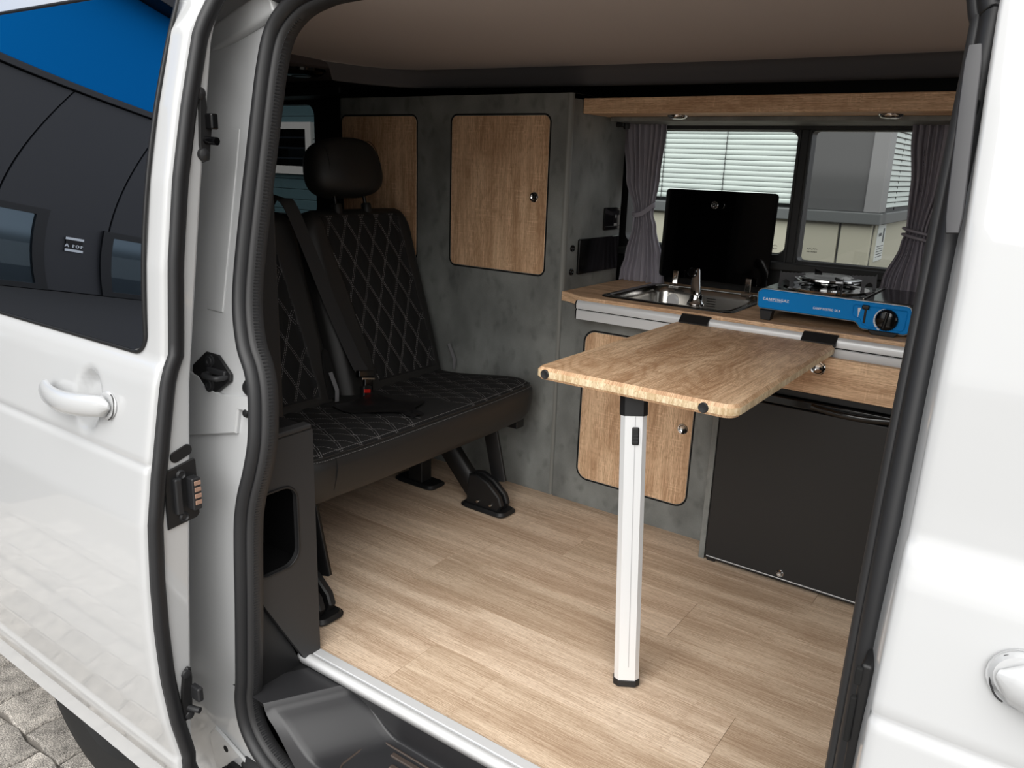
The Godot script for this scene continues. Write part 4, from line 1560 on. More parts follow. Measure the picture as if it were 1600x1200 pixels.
func build_tall_cabinet() -> void:
	var c := thing("tall_cabinet", "tall grey cabinet with two oak doors behind the bench seat", "cabinet", Vector3(-0.48, 0, -0.2))
	var m := MB.new()
	m.box(Vector3(-0.962, 0.0, -0.018), Vector3(-0.012, 1.25, 0.0), 0.001)
	part("front_panel", m, slate, c)
	m = MB.new()
	m.box(Vector3(-0.018, 0.0, -0.345), Vector3(0.0, 1.25, -0.012), 0.001)
	part("side_panel", m, slate, c)
	m = MB.new()
	m.box(Vector3(-0.962, 0.0, -0.44), Vector3(-0.944, 1.25, -0.016), 0.001)
	part("side_panel", m, slate, c)
	m = MB.new()
	m.tube(PackedVector3Array([Vector3(-0.012, 0.0, -0.0125), Vector3(-0.012, 1.25, -0.0125)]), 0.0128, 16)
	part("corner_strip", m, M(Color(0.46, 0.465, 0.45), 0.4), c)
	m = MB.new()
	m.box(Vector3(-0.962, 1.235, -0.42), Vector3(0.0, 1.25, -0.01), 0.001)
	part("top_panel", m, slate, c)
	oak_door(c, -0.447, 0.716, -0.0705, 1.190, 0.022, 0.0, Vector2(-0.116, 0.951))
	oak_door(c, -0.962 + 0.005, 0.716, -0.598, 1.190, 0.022, 0.0)
	# switch panel and vent on the kitchen side
	var sx := Transform3D(Basis(Vector3(0, 0, -1), Vector3.UP, Vector3.RIGHT), Vector3.ZERO)
	m = MB.new()
	m.prism(rrect(0.229, 0.849, 0.334, 0.921, 0.004), sx, 0.006, 0.001)
	var sw := part("control_panel", m, gloss, c, "small black control panel")
	m = MB.new()
	m.rbox(Vector3(0.007, 0.892, -0.302), Vector3(0.002, 0.010, 0.006), 0.001)
	part("indicator", m, M(Color(0.62, 0.62, 0.62), 0.5), sw)
	m = MB.new()
	m.rbox(Vector3(0.007, 0.866, -0.302), Vector3(0.002, 0.008, 0.018), 0.001)
	part("indicator", m, M(Color(0.62, 0.62, 0.62), 0.5), sw)
	m = MB.new()
	m.rbox(Vector3(0.0065, 0.861, -0.2815), Vector3(0.002, 0.0022, 0.10), 0.0008)
	part("panel_rim", m, trimgrey, sw)
	m = MB.new()
	m.prism(rrect(0.077, 0.720, 0.332, 0.829, 0.005), sx, 0.008, 0.0015)
	part("vent_cover", m, gloss, c, "black rectangular cover plate above the worktop")
	for y in [0.803, 0.731]:
		m = MB.new()
		m.lathe(PackedVector2Array([Vector2(0.0105, 0.0), Vector2(0.0105, 0.004), Vector2(0.008, 0.006), Vector2(0.005, 0.0055), Vector2(0.004, 0.003), Vector2(0, 0.003)]), axis(Vector3(0.0, y, -0.045), Vector3.RIGHT), 20)
		part("switch", m, gloss, c)

	# overhead shelf
	var s := thing("overhead_shelf", "long oak shelf board under the ceiling above the kitchen window", "shelf", Vector3(0.5, 1.195, -0.25))
	m = MB.new()
	m.box(Vector3(0.002, 1.1965, -0.445), Vector3(1.145, 1.2395, -0.062), 0.0035)
	part("board", m, oak_x, s)
	m = MB.new()
	m.box(Vector3(0.02, 1.184, -0.44), Vector3(1.145, 1.1965, -0.20), 0.002)
	part("lower_board", m, slate, s)
	for x in [0.262, 0.828]:
		m = MB.new()
		m.lathe(PackedVector2Array([Vector2(0.0, -0.011), Vector2(0.012, -0.011), Vector2(0.022, -0.009), Vector2(0.028, -0.004), Vector2(0.029, 0.0)]), at(Vector3(x, 1.1965, -0.155)), 24)
		part("spotlight", m, chrome, s, "small round spotlight, switched off")

func build_kitchen() -> void:
	var k := thing("kitchen_cabinet", "low grey kitchen cabinet with an oak door and drawer front", "cabinet", Vector3(0.5, 0, -0.2))
	var m := MB.new()
	m.box(Vector3(0.0025, 0.0, -0.018), Vector3(0.553, 0.648, 0.0), 0.001)
	part("front_panel", m, slate, k)
	oak_door(k, 0.091, 0.090, 0.461, 0.567, 0.036, 0.0, Vector2(0.432, 0.328))
	m = MB.new()
	m.box(Vector3(0.553, 0.0, -0.42), Vector3(0.569, 0.648, 0.098), 0.001)
	part("partition", m, slate, k)
	m = MB.new()
	m.box(Vector3(0.572, 0.527, 0.082), Vector3(1.13, 0.622, 0.100), 0.0015)
	var dr := part("drawer", m, oak_x, k)
	lock_knob(dr, Vector3(0.802, 0.594, 0.1005), "lock_knob", 1.25)
	m = MB.new()
	m.box(Vector3(0.0, 0.0, -0.44), Vector3(0.55, 0.02, -0.018))
	part("bottom_board", m, darkgap, k)
	m = MB.new()
	m.box(Vector3(0.57, 0.507, -0.42), Vector3(1.14, 0.522, 0.055))
	part("drawer_rail", m, darkgap, k)

	var w := thing("worktop", "oak kitchen worktop with an aluminium rail along its front edge", "worktop", Vector3(0.6, 0.648, -0.2))
	# slab with a sink opening: four strips round the hole, front corner cut at a slant
	m = MB.new()
	var up := Transform3D(Basis(Vector3.RIGHT, Vector3.BACK, Vector3.DOWN), Vector3(0, 0.6765, 0))
	m.prism(PackedVector2Array([Vector2(0.0025, -0.44), Vector2(0.15, -0.44), Vector2(0.15, 0.05), Vector2(0.098, 0.05), Vector2(0.03, 0.010), Vector2(0.0025, 0.004)]), up, 0.028, 0.0)
	m.box(Vector3(0.15, 0.6485, -0.026), Vector3(0.515, 0.6765, 0.05))
	m.box(Vector3(0.15, 0.6485, -0.44), Vector3(0.515, 0.6765, -0.362))
	m.box(Vector3(0.515, 0.6485, -0.44), Vector3(1.145, 0.6765, 0.05), 0.001)
	part("board", m, oak_x, w)
	m = MB.new()
	var prof := PackedVector2Array([Vector2(0.048, 0.612), Vector2(0.0635, 0.612), Vector2(0.0635, 0.637), Vector2(0.060, 0.639), Vector2(0.060, 0.641), Vector2(0.0655, 0.643), Vector2(0.0665, 0.655), Vector2(0.064, 0.663), Vector2(0.058, 0.667), Vector2(0.052, 0.664), Vector2(0.048, 0.66)])
	m.prism(prof, Transform3D(Basis(Vector3(0, 0, 1), Vector3.UP, Vector3(-1, 0, 0)), Vector3(1.145, 0, 0)), 1.145 - 0.092)
	var ra := part("front_rail", m, alu, w, "two-step aluminium rail")
	m = MB.new()
	m.box(Vector3(0.096, 0.6392, 0.0585), Vector3(1.145, 0.6412, 0.0608))
	part("groove", m, darkgap, ra)
	m = MB.new()
	m.prism(prof, Transform3D(Basis(Vector3(0, 0, 1), Vector3.UP, Vector3(-1, 0, 0)), Vector3(0.092, 0, 0)), 0.005, 0.001)
	part("end_cap", m, black, ra)

	var f := thing("refrigerator", "black built-in refrigerator under the drawer front", "refrigerator", Vector3(0.85, 0, -0.15))
	m = MB.new()
	m.box(Vector3(0.574, 0.02, -0.38), Vector3(1.12, 0.50, 0.075), 0.003)
	part("body", m, black, f)
	m = MB.new()
	m.box(Vector3(0.573, 0.016, 0.078), Vector3(1.125, 0.482, 0.104), 0.003)
	var fd := part("door", m, fridge_black, f)
	m = MB.new()
	m.box(Vector3(0.573, 0.010, 0.078), Vector3(1.125, 0.0165, 0.107), 0.002)
	part("door_edge", m, gloss, fd)
	m = MB.new()
	m.box(Vector3(0.573, 0.484, 0.076), Vector3(1.125, 0.505, 0.101), 0.003)
	part("door_edge", m, gloss, fd)
	m = MB.new()
	m.box(Vector3(0.578, 0.0162, 0.1042), Vector3(1.12, 0.0182, 0.1062), 0.0006)
	part("bottom_trim_line", m, alu, fd)
	m = MB.new()
	var hp := PackedVector3Array()
	for i in 15:
		var t := i / 14.0
		hp.push_back(Vector3(lerpf(0.80, 0.985, t), 0.496 - 0.006 * sin(PI * t), 0.1005 + 0.006 * sin(PI * t)))
	m.sweep(hp, PackedVector2Array([Vector2(-0.006, -0.007), Vector2(0.006, -0.007), Vector2(0.006, 0.007), Vector2(-0.006, 0.007)]), Vector3.UP)
	part("handle", m, gloss, fd)
	m = MB.new()
	m.box(Vector3(0.573, 0.506, 0.06), Vector3(1.125, 0.524, 0.085), 0.003)
	part("top_vent", m, black, f)
	m = MB.new()
	m.lathe(PackedVector2Array([Vector2(0.010, 0), Vector2(0.010, 0.003), Vector2(0.0075, 0.005), Vector2(0.006, 0.009), Vector2(0.003, 0.009), Vector2(0.0025, 0.006), Vector2(0, 0.006)]), axis(Vector3(0.781, 0.032, 0.104), Vector3.BACK), 18)
	part("lock", m, chrome, fd, "small silver lock")
	for x in [0.588, 1.10]:
		m = MB.new()
		m.box(Vector3(x - 0.012, 0.0, 0.06), Vector3(x + 0.014, 0.02, 0.10), 0.004)
		part("foot", m, black, f)

func build_table() -> void:
	var t := thing("table", "oak drop-in table hooked to the kitchen rail, standing on one aluminium leg", "table", Vector3(0.62, 0, 0.4))
	var m := MB.new()
	var o := PackedVector2Array()
	for q in [[0.829, 0.747, 0.030, 0.0], [0.404, 0.747, 0.018, PI / 2], [0.409, 0.068, 0.014, PI], [0.828, 0.068, 0.014, PI * 1.5]]:
		var sx := 1.0 if q[0] > 0.6 else -1.0
		var sy := 1.0 if q[1] > 0.4 else -1.0
		for i in 8:
			var a: float = q[3] + PI / 2 * i / 7
			o.push_back(Vector2(q[0] - sx * q[2] + q[2] * cos(a), q[1] - sy * q[2] + q[2] * sin(a)))
	m.prism(o, Transform3D(Basis(Vector3.RIGHT, Vector3.BACK, Vector3.DOWN), Vector3(0, 0.650, 0)), 0.026, 0.006)
	var tp := part("tabletop", m, oak_table, t)
	m = MB.new()     # pale edging set into the rim
	var ed := PackedVector3Array()
	for q in o:
		ed.push_back(Vector3(q.x, 0.637, q.y))
	m.sweep(ed, PackedVector2Array([Vector2(-0.001, -0.0068), Vector2(0.0006, -0.0066), Vector2(0.001, 0), Vector2(0.0006, 0.0066), Vector2(-0.001, 0.0068)]), Vector3.UP, true)
	part("edging", m, oak_edge, tp, "paler oak edging")
	for x in [0.429, 0.769]:
		m = MB.new()
		m.lathe(PackedVector2Array([Vector2(0.0098, 0), Vector2(0.0098, 0.003), Vector2(0.0085, 0.0042), Vector2(0.006, 0.0035), Vector2(0, 0.003)]), axis(Vector3(x, 0.637, 0.7465), Vector3.BACK), 20)
		part("bumper", m, rubber, tp, "round black end bumper")
	for x in [[0.421, 0.502], [0.746, 0.829]]:
		m = MB.new()
		m.prism(PackedVector2Array([Vector2(0.042, 0.668), Vector2(0.046, 0.6715), Vector2(0.060, 0.6715), Vector2(0.080, 0.653), Vector2(0.080, 0.645), Vector2(0.068, 0.645), Vector2(0.0675, 0.660), Vector2(0.042, 0.664)]), Transform3D(Basis(Vector3(0, 0, 1), Vector3.UP, Vector3(-1, 0, 0)), Vector3(x[1], 0, 0)), x[1] - x[0], 0.001)
		part("rail_hook", m, black, t, "black plastic hook over the rail")
	# leg, leaning a little outwards at the foot
	var p0 := Vector3(0.655, 0.0, 0.727)
	var p1 := Vector3(0.604, 0.622, 0.692)
	var d := (p1 - p0).normalized()
	var sd := Vector3(1, 0, 0)
	sd = (sd - d * sd.dot(d)).normalized()
	var B := Basis(sd, d.cross(sd) * -1.0, d)
	B = Basis(sd, d.cross(sd), d)
	var oc := PackedVector2Array([Vector2(-0.0255, -0.008), Vector2(-0.017, -0.0175), Vector2(0.017, -0.0175), Vector2(0.0255, -0.008), Vector2(0.0255, 0.008), Vector2(0.017, 0.0175), Vector2(-0.017, 0.0175), Vector2(-0.0255, 0.008)])
	B = B.rotated(d, 0.5)
	m = MB.new()
	var L := p0.distance_to(p1)
	m.prism(oc, Transform3D(B, p0 + d * 0.012), L - 0.05, 0.0)
	var lg := part("leg", m, alu, t, "eight-sided aluminium leg")
	for y in [-0.0175, 0.0175]:
		m = MB.new()
		m.rbox(p0 + B * Vector3(0.003, y, L / 2), Vector3(0.002, 0.0012, L - 0.09), 0.0004, B)
		part("groove", m, M(Color(0.78, 0.78, 0.79), 0.4, 0.4), lg)
	var oc2 := PackedVector2Array()
	for q in oc:
		oc2.push_back(q * 1.07)
	m = MB.new()
	m.prism(oc2, Transform3D(B, p0), 0.016, 0.002)
	part("foot_cap", m, black, lg)
	m = MB.new()
	m.prism(oc2, Transform3D(B, p0 + d * (L - 0.046)), 0.048, 0.002)
	part("top_socket", m, black, lg)
	m = MB.new()
	var fz := -1.0 if (B * Vector3(0, 1, 0)).z < 0 else 1.0
	m.rbox(p0 + B * Vector3(-0.004 * fz, 0.019 * fz, L - 0.085), Vector3(0.014, 0.008, 0.036), 0.003, B)
	var la := part("height_catch", m, black, lg)
	for k in 3:
		m = MB.new()
		m.rbox(p0 + B * Vector3(-0.004 * fz, 0.0235 * fz, L - 0.082 - k * 0.007), Vector3(0.011, 0.002, 0.002), 0.0005, B)
		part("grip_rib", m, rubber, la)

func build_sink() -> void:
	var s := thing("sink", "stainless steel sink let into the worktop, its black glass lid standing open", "sink", Vector3(0.33, 0.66, -0.19))
	var up := Transform3D(Basis(Vector3.RIGHT, Vector3.FORWARD, Vector3.UP), Vector3(0, 0.6768, 0))
	var m := MB.new()
	var rim := rrect(0.160, 0.030, 0.505, 0.345, 0.05, 6)
	# rounded outer rim sheet down into the bowl
	var rows := []
	for q in [[0.0, 0.030, 0.0005], [0.004, 0.030, 0.0035], [0.010, 0.030, 0.0045], [0.016, 0.035, 0.0035], [0.022, 0.042, -0.002], [0.032, 0.05, -0.02], [0.036, 0.05, -0.10], [0.05, 0.05, -0.125], [0.09, 0.05, -0.132]]:
		var row := PackedVector3Array()
		for p in rrect(0.130 + q[0], 0.003 + q[0], 0.532 - q[0], 0.376 - q[0], maxf(0.012, q[1] - q[0] * 0.3), 6):
			row.push_back(Vector3(p.x, 0.677 + q[2], -p.y))
		rows.append(row)
	m.grid(rows, Vector3.UP, true)
	var last: PackedVector3Array = rows[rows.size() - 1]
	for i in last.size():
		m.tri(last[i], last[(i + 1) % last.size()], Vector3(0.33, 0.545, -0.19), Vector3.UP)
	part("bowl", m, steel, s)
	m = MB.new()
	var gl := PackedVector3Array()
	for p in rrect(0.130, 0.003, 0.532, 0.376, 0.03, 6):
		gl.push_back(Vector3(p.x, 0.6775, -p.y))
	m.sweep(gl, oval(0.004, 0.0025, 8), Vector3.UP, true)
	part("rim_gasket", m, gloss, s)
	m = MB.new()
	m.lathe(PackedVector2Array([Vector2(0.0, 0.004), Vector2(0.012, 0.005), Vector2(0.02, 0.003), Vector2(0.024, 0.0)]), axis(Vector3(0.215, 0.634, -0.344), Vector3(0.0, 0.05, 1)), 20)
	part("overflow_plate", m, M(Color(0.9, 0.9, 0.9), 0.3), s)
	m = MB.new()
	m.lathe(PackedVector2Array([Vector2(0.0, 0.003), Vector2(0.03, 0.003), Vector2(0.036, 0.0)]), at(Vector3(0.28, 0.546, -0.19)), 20)
	part("drain", m, chrome, s)
	m = MB.new()
	m.prism(rrect(0.150, 0.688, 0.512, 0.968, 0.012), Transform3D(Basis(Vector3.RIGHT, Vector3(0, 1, -0.03).normalized(), Vector3(0, 0.03, 1).normalized()), Vector3(0, 0.02, -0.343)), 0.006, 0.0015)
	var lid := part("glass_lid", m, M(Color(0.012, 0.012, 0.015), 0.06), s, "upright black glass lid")
	m = MB.new()
	m.lathe(PackedVector2Array([Vector2(0.0115, 0), Vector2(0.0115, 0.004), Vector2(0.010, 0.006), Vector2(0.009, 0.004), Vector2(0.006, 0.004), Vector2(0.004, 0.007), Vector2(0, 0.007)]), axis(Vector3(0.327, 0.945, -0.341), Vector3.BACK), 20)
	part("lid_knob", m, chrome, lid)
	for x in [0.222, 0.462]:
		m = MB.new()
		m.rbox(Vector3(x, 0.712, -0.332), Vector3(0.018, 0.042, 0.004), 0.0018)
		m.tube(PackedVector3Array([Vector3(x - 0.017, 0.684, -0.33), Vector3(x + 0.017, 0.684, -0.33)]), 0.0055, 10)
		m.rbox(Vector3(x, 0.68, -0.326), Vector3(0.03, 0.005, 0.016), 0.0015)
		var hg := part("lid_hinge", m, chrome, s)
		m = MB.new()
		m.lathe(PackedVector2Array([Vector2(0, 0.002), Vector2(0.003, 0.002), Vector2(0.004, 0)]), axis(Vector3(x, 0.715, -0.330), Vector3.BACK), 10)
		part("screw", m, steel, hg)
	# folding tap
	m = MB.new()
	m.lathe(PackedVector2Array([Vector2(0.024, 0.0), Vector2(0.024, 0.006), Vector2(0.019, 0.012), Vector2(0.017, 0.03), Vector2(0.0, 0.032)]), at(Vector3(0.412, 0.680, -0.05)), 22)
	var tap := part("tap_base", m, chrome, s)
	m = MB.new()
	m.sweep(smooth(PackedVector3Array([Vector3(0.412, 0.69, -0.05), Vector3(0.404, 0.73, -0.062), Vector3(0.390, 0.772, -0.09)]), 5), PackedVector2Array([Vector2(-0.013, -0.005), Vector2(-0.009, -0.009), Vector2(0.009, -0.009), Vector2(0.013, -0.005), Vector2(0.013, 0.005), Vector2(0.009, 0.009), Vector2(-0.009, 0.009), Vector2(-0.013, 0.005)]), Vector3(0, 0, 1), false, true, PackedFloat32Array([1.25, 1.2, 1.15, 1.1, 1.05, 1.0, 0.95, 0.9, 0.88, 0.85, 0.8]))
	part("tap_spout", m, chrome, tap)
	m = MB.new()
	m.lathe(PackedVector2Array([Vector2(0, 0.014), Vector2(0.011, 0.014), Vector2(0.0135, 0.011), Vector2(0.0135, -0.012), Vector2(0.010, -0.014), Vector2(0, -0.014)]), axis(Vector3(0.386, 0.765, -0.083), Vector3(-0.25, 0.25, 1)), 20)
	part("tap_nozzle", m, gloss, tap)
	for k in 4:
		m = MB.new()
		m.rbox(Vector3(0.345, 0.655 - k * 0.008, -0.342), Vector3(0.03, 0.002, 0.002), 0.001)
		part("overflow_slot", m, gloss, s)

func build_stove() -> void:
	var s := thing("camping_stove", "blue and black portable camping stove standing on the worktop beside the sink", "camping stove", Vector3(0.78, 0.677, -0.1))
	var m := MB.new()
	var fx := Transform3D(Basis.IDENTITY, Vector3(0, 0, 0.0))
	var face := PackedVector2Array()
	for q in [[0.606, 0.712], [0.612, 0.706], [0.80, 0.704], [0.846, 0.703], [0.853, 0.701], [0.862, 0.690], [0.868, 0.687], [0.962, 0.685], [0.970, 0.689], [0.974, 0.698], [0.972, 0.742], [0.968, 0.750], [0.960, 0.753], [0.62, 0.756], [0.610, 0.753], [0.604, 0.746]]:
		face.push_back(Vector2(q[0], q[1]))
	m.prism(face, Transform3D(Basis.IDENTITY, Vector3(0, 0, -0.004)), 0.010, 0.002)
	var fp := part("front_panel", m, blue, s, "bright blue front panel")
	m = MB.new()
	var lp := PackedVector3Array()
	for q in face:
		lp.push_back(Vector3(q.x, q.y, -0.001))
	m.sweep(lp, oval(0.0028, 0.005, 8), Vector3.BACK, true)
	part("panel_rim", m, M(Color(0.74, 0.75, 0.75), 0.35, 0.6), fp)
	m = MB.new()
	var lq := PackedVector3Array()
	for q in [[0.846, 0.744], [0.962, 0.742], [0.964, 0.738], [0.962, 0.698], [0.956, 0.693], [0.876, 0.695], [0.868, 0.698], [0.860, 0.711], [0.846, 0.715], [0.842, 0.72], [0.842, 0.74]]:
		lq.push_back(Vector3(q[0], q[1], 0.0062))
	m.sweep(lq, oval(0.0014, 0.0016, 6), Vector3.BACK, true)
	part("pressed_outline", m, blue, fp)
	m = MB.new()
	m.rbox(Vector3(0.871, 0.718, 0.0062), Vector3(0.0055, 0.034, 0.002), 0.0008)
	m.rbox(Vector3(0.871, 0.741, 0.009), Vector3(0.017, 0.011, 0.010), 0.003)
	part("cartridge_lever", m, gloss, fp)
	m = MB.new()
	m.tri(Vector3(0.853, 0.737, 0.0066), Vector3(0.860, 0.738, 0.0066), Vector3(0.8555, 0.712, 0.0066), Vector3.BACK)
	part("lever_mark", m, lettermat, fp)
	m = MB.new()
	for i in 14:
		var a := deg_to_rad(75.0 + i * 12.0)
		var b := deg_to_rad(75.0 + (i + 1) * 12.0)
		var c := Vector3(0.921, 0.716, 0.0066)
		var w0 := 0.027 + 0.0045 * (i / 14.0)
		m.quad(c + Vector3(cos(a), sin(a), 0) * 0.0262, c + Vector3(cos(b), sin(b), 0) * 0.0262, c + Vector3(cos(b), sin(b), 0) * w0, c + Vector3(cos(a), sin(a), 0) * w0, Vector3.BACK)
	part("dial_marks", m, lettermat, fp)
	var kx := axis(Vector3(0.921, 0.716, 0.006), Vector3.BACK)
	m = MB.new()
	m.lathe(PackedVector2Array([Vector2(0.0255, 0.0), Vector2(0.0255, 0.004), Vector2(0.023, 0.009), Vector2(0.020, 0.011), Vector2(0.0, 0.0115)]), kx, 36)
	var kn := part("control_knob", m, gloss, s, "round black control knob")
	m = MB.new()
	m.rbox(Vector3(0.921, 0.716, 0.019), Vector3(0.0075, 0.043, 0.012), 0.003, Basis(Vector3.BACK, -0.15))
	for i in 30:
		var a := TAU * i / 30
		m.rbox(Vector3(0.921 + 0.0252 * cos(a), 0.716 + 0.0252 * sin(a), 0.009), Vector3(0.002, 0.0022, 0.006), 0.0005, Basis(Vector3.BACK, a), 0)
	part("grip", m, gloss, kn)
	lettering("CAMPINGAZ", 0.0066, at(Vector3(0.652, 0.731, 0.0062)), lettermat, fp, "lettering", true, 1.25)
	m = MB.new()
	m.quad(Vector3(0.633, 0.7265, 0.0064), Vector3(0.669, 0.7255, 0.0064), Vector3(0.669, 0.7262, 0.0064), Vector3(0.633, 0.7271, 0.0064), Vector3.BACK)
	part("lettering_underline", m, lettermat, fp)
	lettering("CAMP'BISTRO DLX", 0.0055, at(Vector3(0.780, 0.723, 0.0062)), lettermat, fp, "lettering", true, 1.0)
	# body tray
	m = MB.new()
	m.box(Vector3(0.607, 0.700, -0.262), Vector3(0.972, 0.752, -0.004), 0.006)
	part("body", m, gloss, s)
	m = MB.new()
	m.box(Vector3(0.607, 0.7515, -0.262), Vector3(0.862, 0.756, -0.003), 0.002)
	var ty := part("drip_tray", m, M(Color(0.10, 0.10, 0.105), 0.25, 0.6), s)
	m = MB.new()
	m.box(Vector3(0.862, 0.752, -0.262), Vector3(0.972, 0.757, -0.003), 0.003)
	part("cartridge_cover", m, gloss, s)
	m = MB.new()
	m.box(Vector3(0.858, 0.7565, -0.262), Vector3(0.862, 0.7605, -0.003), 0.001)
	part("tray_rib", m, steel, ty)
	var bc := Vector3(0.742, 0.757, -0.125)
	m = MB.new()
	m.lathe(PackedVector2Array([Vector2(0.11, 0.0), Vector2(0.105, 0.004), Vector2(0.085, 0.0035), Vector2(0.07, 0.005), Vector2(0.07, 0.001)]), at(bc), 40)
	part("burner_bowl", m, chrome, s)
	m = MB.new()
	m.lathe(PackedVector2Array([Vector2(0.04, 0.0), Vector2(0.042, 0.018), Vector2(0.078, 0.021), Vector2(0.085, 0.026), Vector2(0.084, 0.030), Vector2(0.078, 0.0325), Vector2(0.06, 0.031), Vector2(0.045, 0.034), Vector2(0.0, 0.0345)]), at(bc), 40)
	part("burner", m, chrome, s)
	var support := M(Color(0.40, 0.40, 0.41), 0.35, 0.9)
	for k in 4:
		var a := PI / 4 + PI / 2 * k + 0.25
		var dir := Vector3(cos(a), 0, sin(a))
		m = MB.new()
		var pf := PackedVector2Array([Vector2(0.058, 0.034), Vector2(0.06, 0.037)])
		for i in 12:
			pf.push_back(Vector2(0.062 + i * 0.0052, 0.0375 + (0.0018 if i % 2 == 0 else 0.0)))
		pf.append_array(PackedVector2Array([Vector2(0.124, 0.044), Vector2(0.126, 0.0), Vector2(0.118, 0.0), Vector2(0.116, 0.016), Vector2(0.108, 0.022), Vector2(0.098, 0.016), Vector2(0.096, 0.0), Vector2(0.088, 0.0), Vector2(0.086, 0.026)]))
		m.prism(pf, Transform3D(Basis(dir, Vector3.UP, dir.cross(Vector3.UP)), bc), 0.0014)
		part("pan_support", m, support, s)
	for p in [[0.632, 0.012, 0.702], [0.918, 0.012, 0.688], [0.632, -0.22, 0.705], [0.94, -0.22, 0.705]]:
		m = MB.new()
		var hw := 0.017 if p[0] < 0.9 else 0.035
		m.prism(PackedVector2Array([Vector2(p[0] - hw, p[2]), Vector2(p[0] + hw, p[2]), Vector2(p[0] + hw * 0.72, 0.677), Vector2(p[0] - hw * 0.72, 0.677)]), Transform3D(Basis.IDENTITY, Vector3(0, 0, p[1] - 0.022)), 0.022, 0.001)
		part("foot", m, black, s)

func curtain(par: Node3D, pts: Array, z: float, folds: int, seed_: int) -> void:
	# pts: [y, x left, x right, fold depth]
	var rows := []
	var NC := folds * 10
	var rng := RandomNumberGenerator.new()
	rng.seed = seed_
	var amp := []
	var ph := []
	for k in folds + 1:
		amp.append(rng.randf_range(0.65, 1.2))
		ph.append(rng.randf_range(-0.12, 0.12))
	for i in 61:
		var t := i / 60.0
		var y := lerpf(pts[0][0], pts[pts.size() - 1][0], t)
		var a := 0
		while a < pts.size() - 2 and y < pts[a + 1][0]:
			a += 1
		var f := smoothstep(0.0, 1.0, (pts[a][0] - y) / (pts[a][0] - pts[a + 1][0]))
		var x0 := lerpf(pts[a][1], pts[a + 1][1], f)
		var x1 := lerpf(pts[a][2], pts[a + 1][2], f)
		var dp := lerpf(pts[a][3], pts[a + 1][3], f)
		var row := PackedVector3Array()
		for k in NC + 1:
			var s := k / float(NC)
			var fi := int(s * folds)
			var w: float = sin(s * folds * TAU + ph[fi] * 3.0 + 0.5 * sin(t * 5.0 + fi)) * amp[fi]
			w += 0.35 * sin(s * folds * TAU * 2.0 + t * 3.0 + fi * 1.3)
			row.push_back(Vector3(lerpf(x0, x1, s + ph[fi] * 0.02 * sin(TAU * s * folds)), y, z + dp * w))
		rows.append(row)
	var m := MB.new()
	m.grid(rows, Vector3.BACK)
	part("fabric", m, cloth, par)

func build_curtains() -> void:
	var c := thing("curtain", "grey curtain tied back beside the tall cabinet, left end of the window", "curtain", Vector3(0.06, 0.68, -0.37), "window curtains")
	curtain(c, [[1.186, -0.025, 0.128, 0.010], [1.165, -0.022, 0.128, 0.009], [1.02, 0.0, 0.118, 0.008], [0.905, 0.036, 0.104, 0.006], [0.86, 0.034, 0.118, 0.007], [0.76, 0.012, 0.145, 0.009], [0.705, -0.003, 0.158, 0.008], [0.678, -0.004, 0.160, 0.012]], -0.375, 8, 5)
	var m := MB.new()
	var lp := smooth(PackedVector3Array([Vector3(0.032, 0.900, -0.372), Vector3(0.05, 0.897, -0.357), Vector3(0.075, 0.905, -0.356), Vector3(0.100, 0.925, -0.362), Vector3(0.108, 0.935, -0.375), Vector3(0.095, 0.925, -0.388), Vector3(0.07, 0.912, -0.392), Vector3(0.045, 0.902, -0.388)]), 5, true)
	m.sweep(lp, PackedVector2Array([Vector2(-0.0015, -0.007), Vector2(0.0015, -0.007), Vector2(0.0015, 0.007), Vector2(-0.0015, 0.007)]), Vector3.UP, true)
	part("tieback", m, cloth, c)
	m = MB.new()
	m.tube(PackedVector3Array([Vector3(-0.06, 1.190, -0.378), Vector3(0.16, 1.190, -0.378)]), 0.003, 8)
	m.rbox(Vector3(0.012, 1.178, -0.29), Vector3(0.03, 0.014, 0.03), 0.003)
	m.lathe(PackedVector2Array([Vector2(0, 0.01), Vector2(0.009, 0.009), Vector2(0.011, 0.0), Vector2(0.009, -0.01), Vector2(0, -0.01)]), at(Vector3(0.03, 1.176, -0.29)), 14)
	part("rail_end", m, black, c)
	var d := thing("curtain", "grey curtain tied back behind the stove, at the window end beside the door pillar", "curtain", Vector3(0.9, 0.68, -0.37), "window curtains")
	curtain(d, [[1.190, 0.842, 0.955, 0.010], [1.165, 0.844, 0.955, 0.009], [1.02, 0.862, 0.945, 0.008], [0.905, 0.868, 0.925, 0.006], [0.87, 0.860, 0.922, 0.006], [0.76, 0.826, 0.930, 0.008], [0.678, 0.80, 0.94, 0.010]], -0.375, 6, 9)
	for y in [0.893, 0.909]:
		m = MB.new()
		var l2 := smooth(PackedVector3Array([Vector3(0.862, y + 0.004, -0.372), Vector3(0.88, y, -0.359), Vector3(0.905, y - 0.005, -0.357), Vector3(0.928, y - 0.010, -0.368), Vector3(0.915, y - 0.005, -0.388), Vector3(0.88, y, -0.391)]), 5, true)
		m.tube(l2, 0.0042, 8, true)
		part("tieback", m, cloth, d)

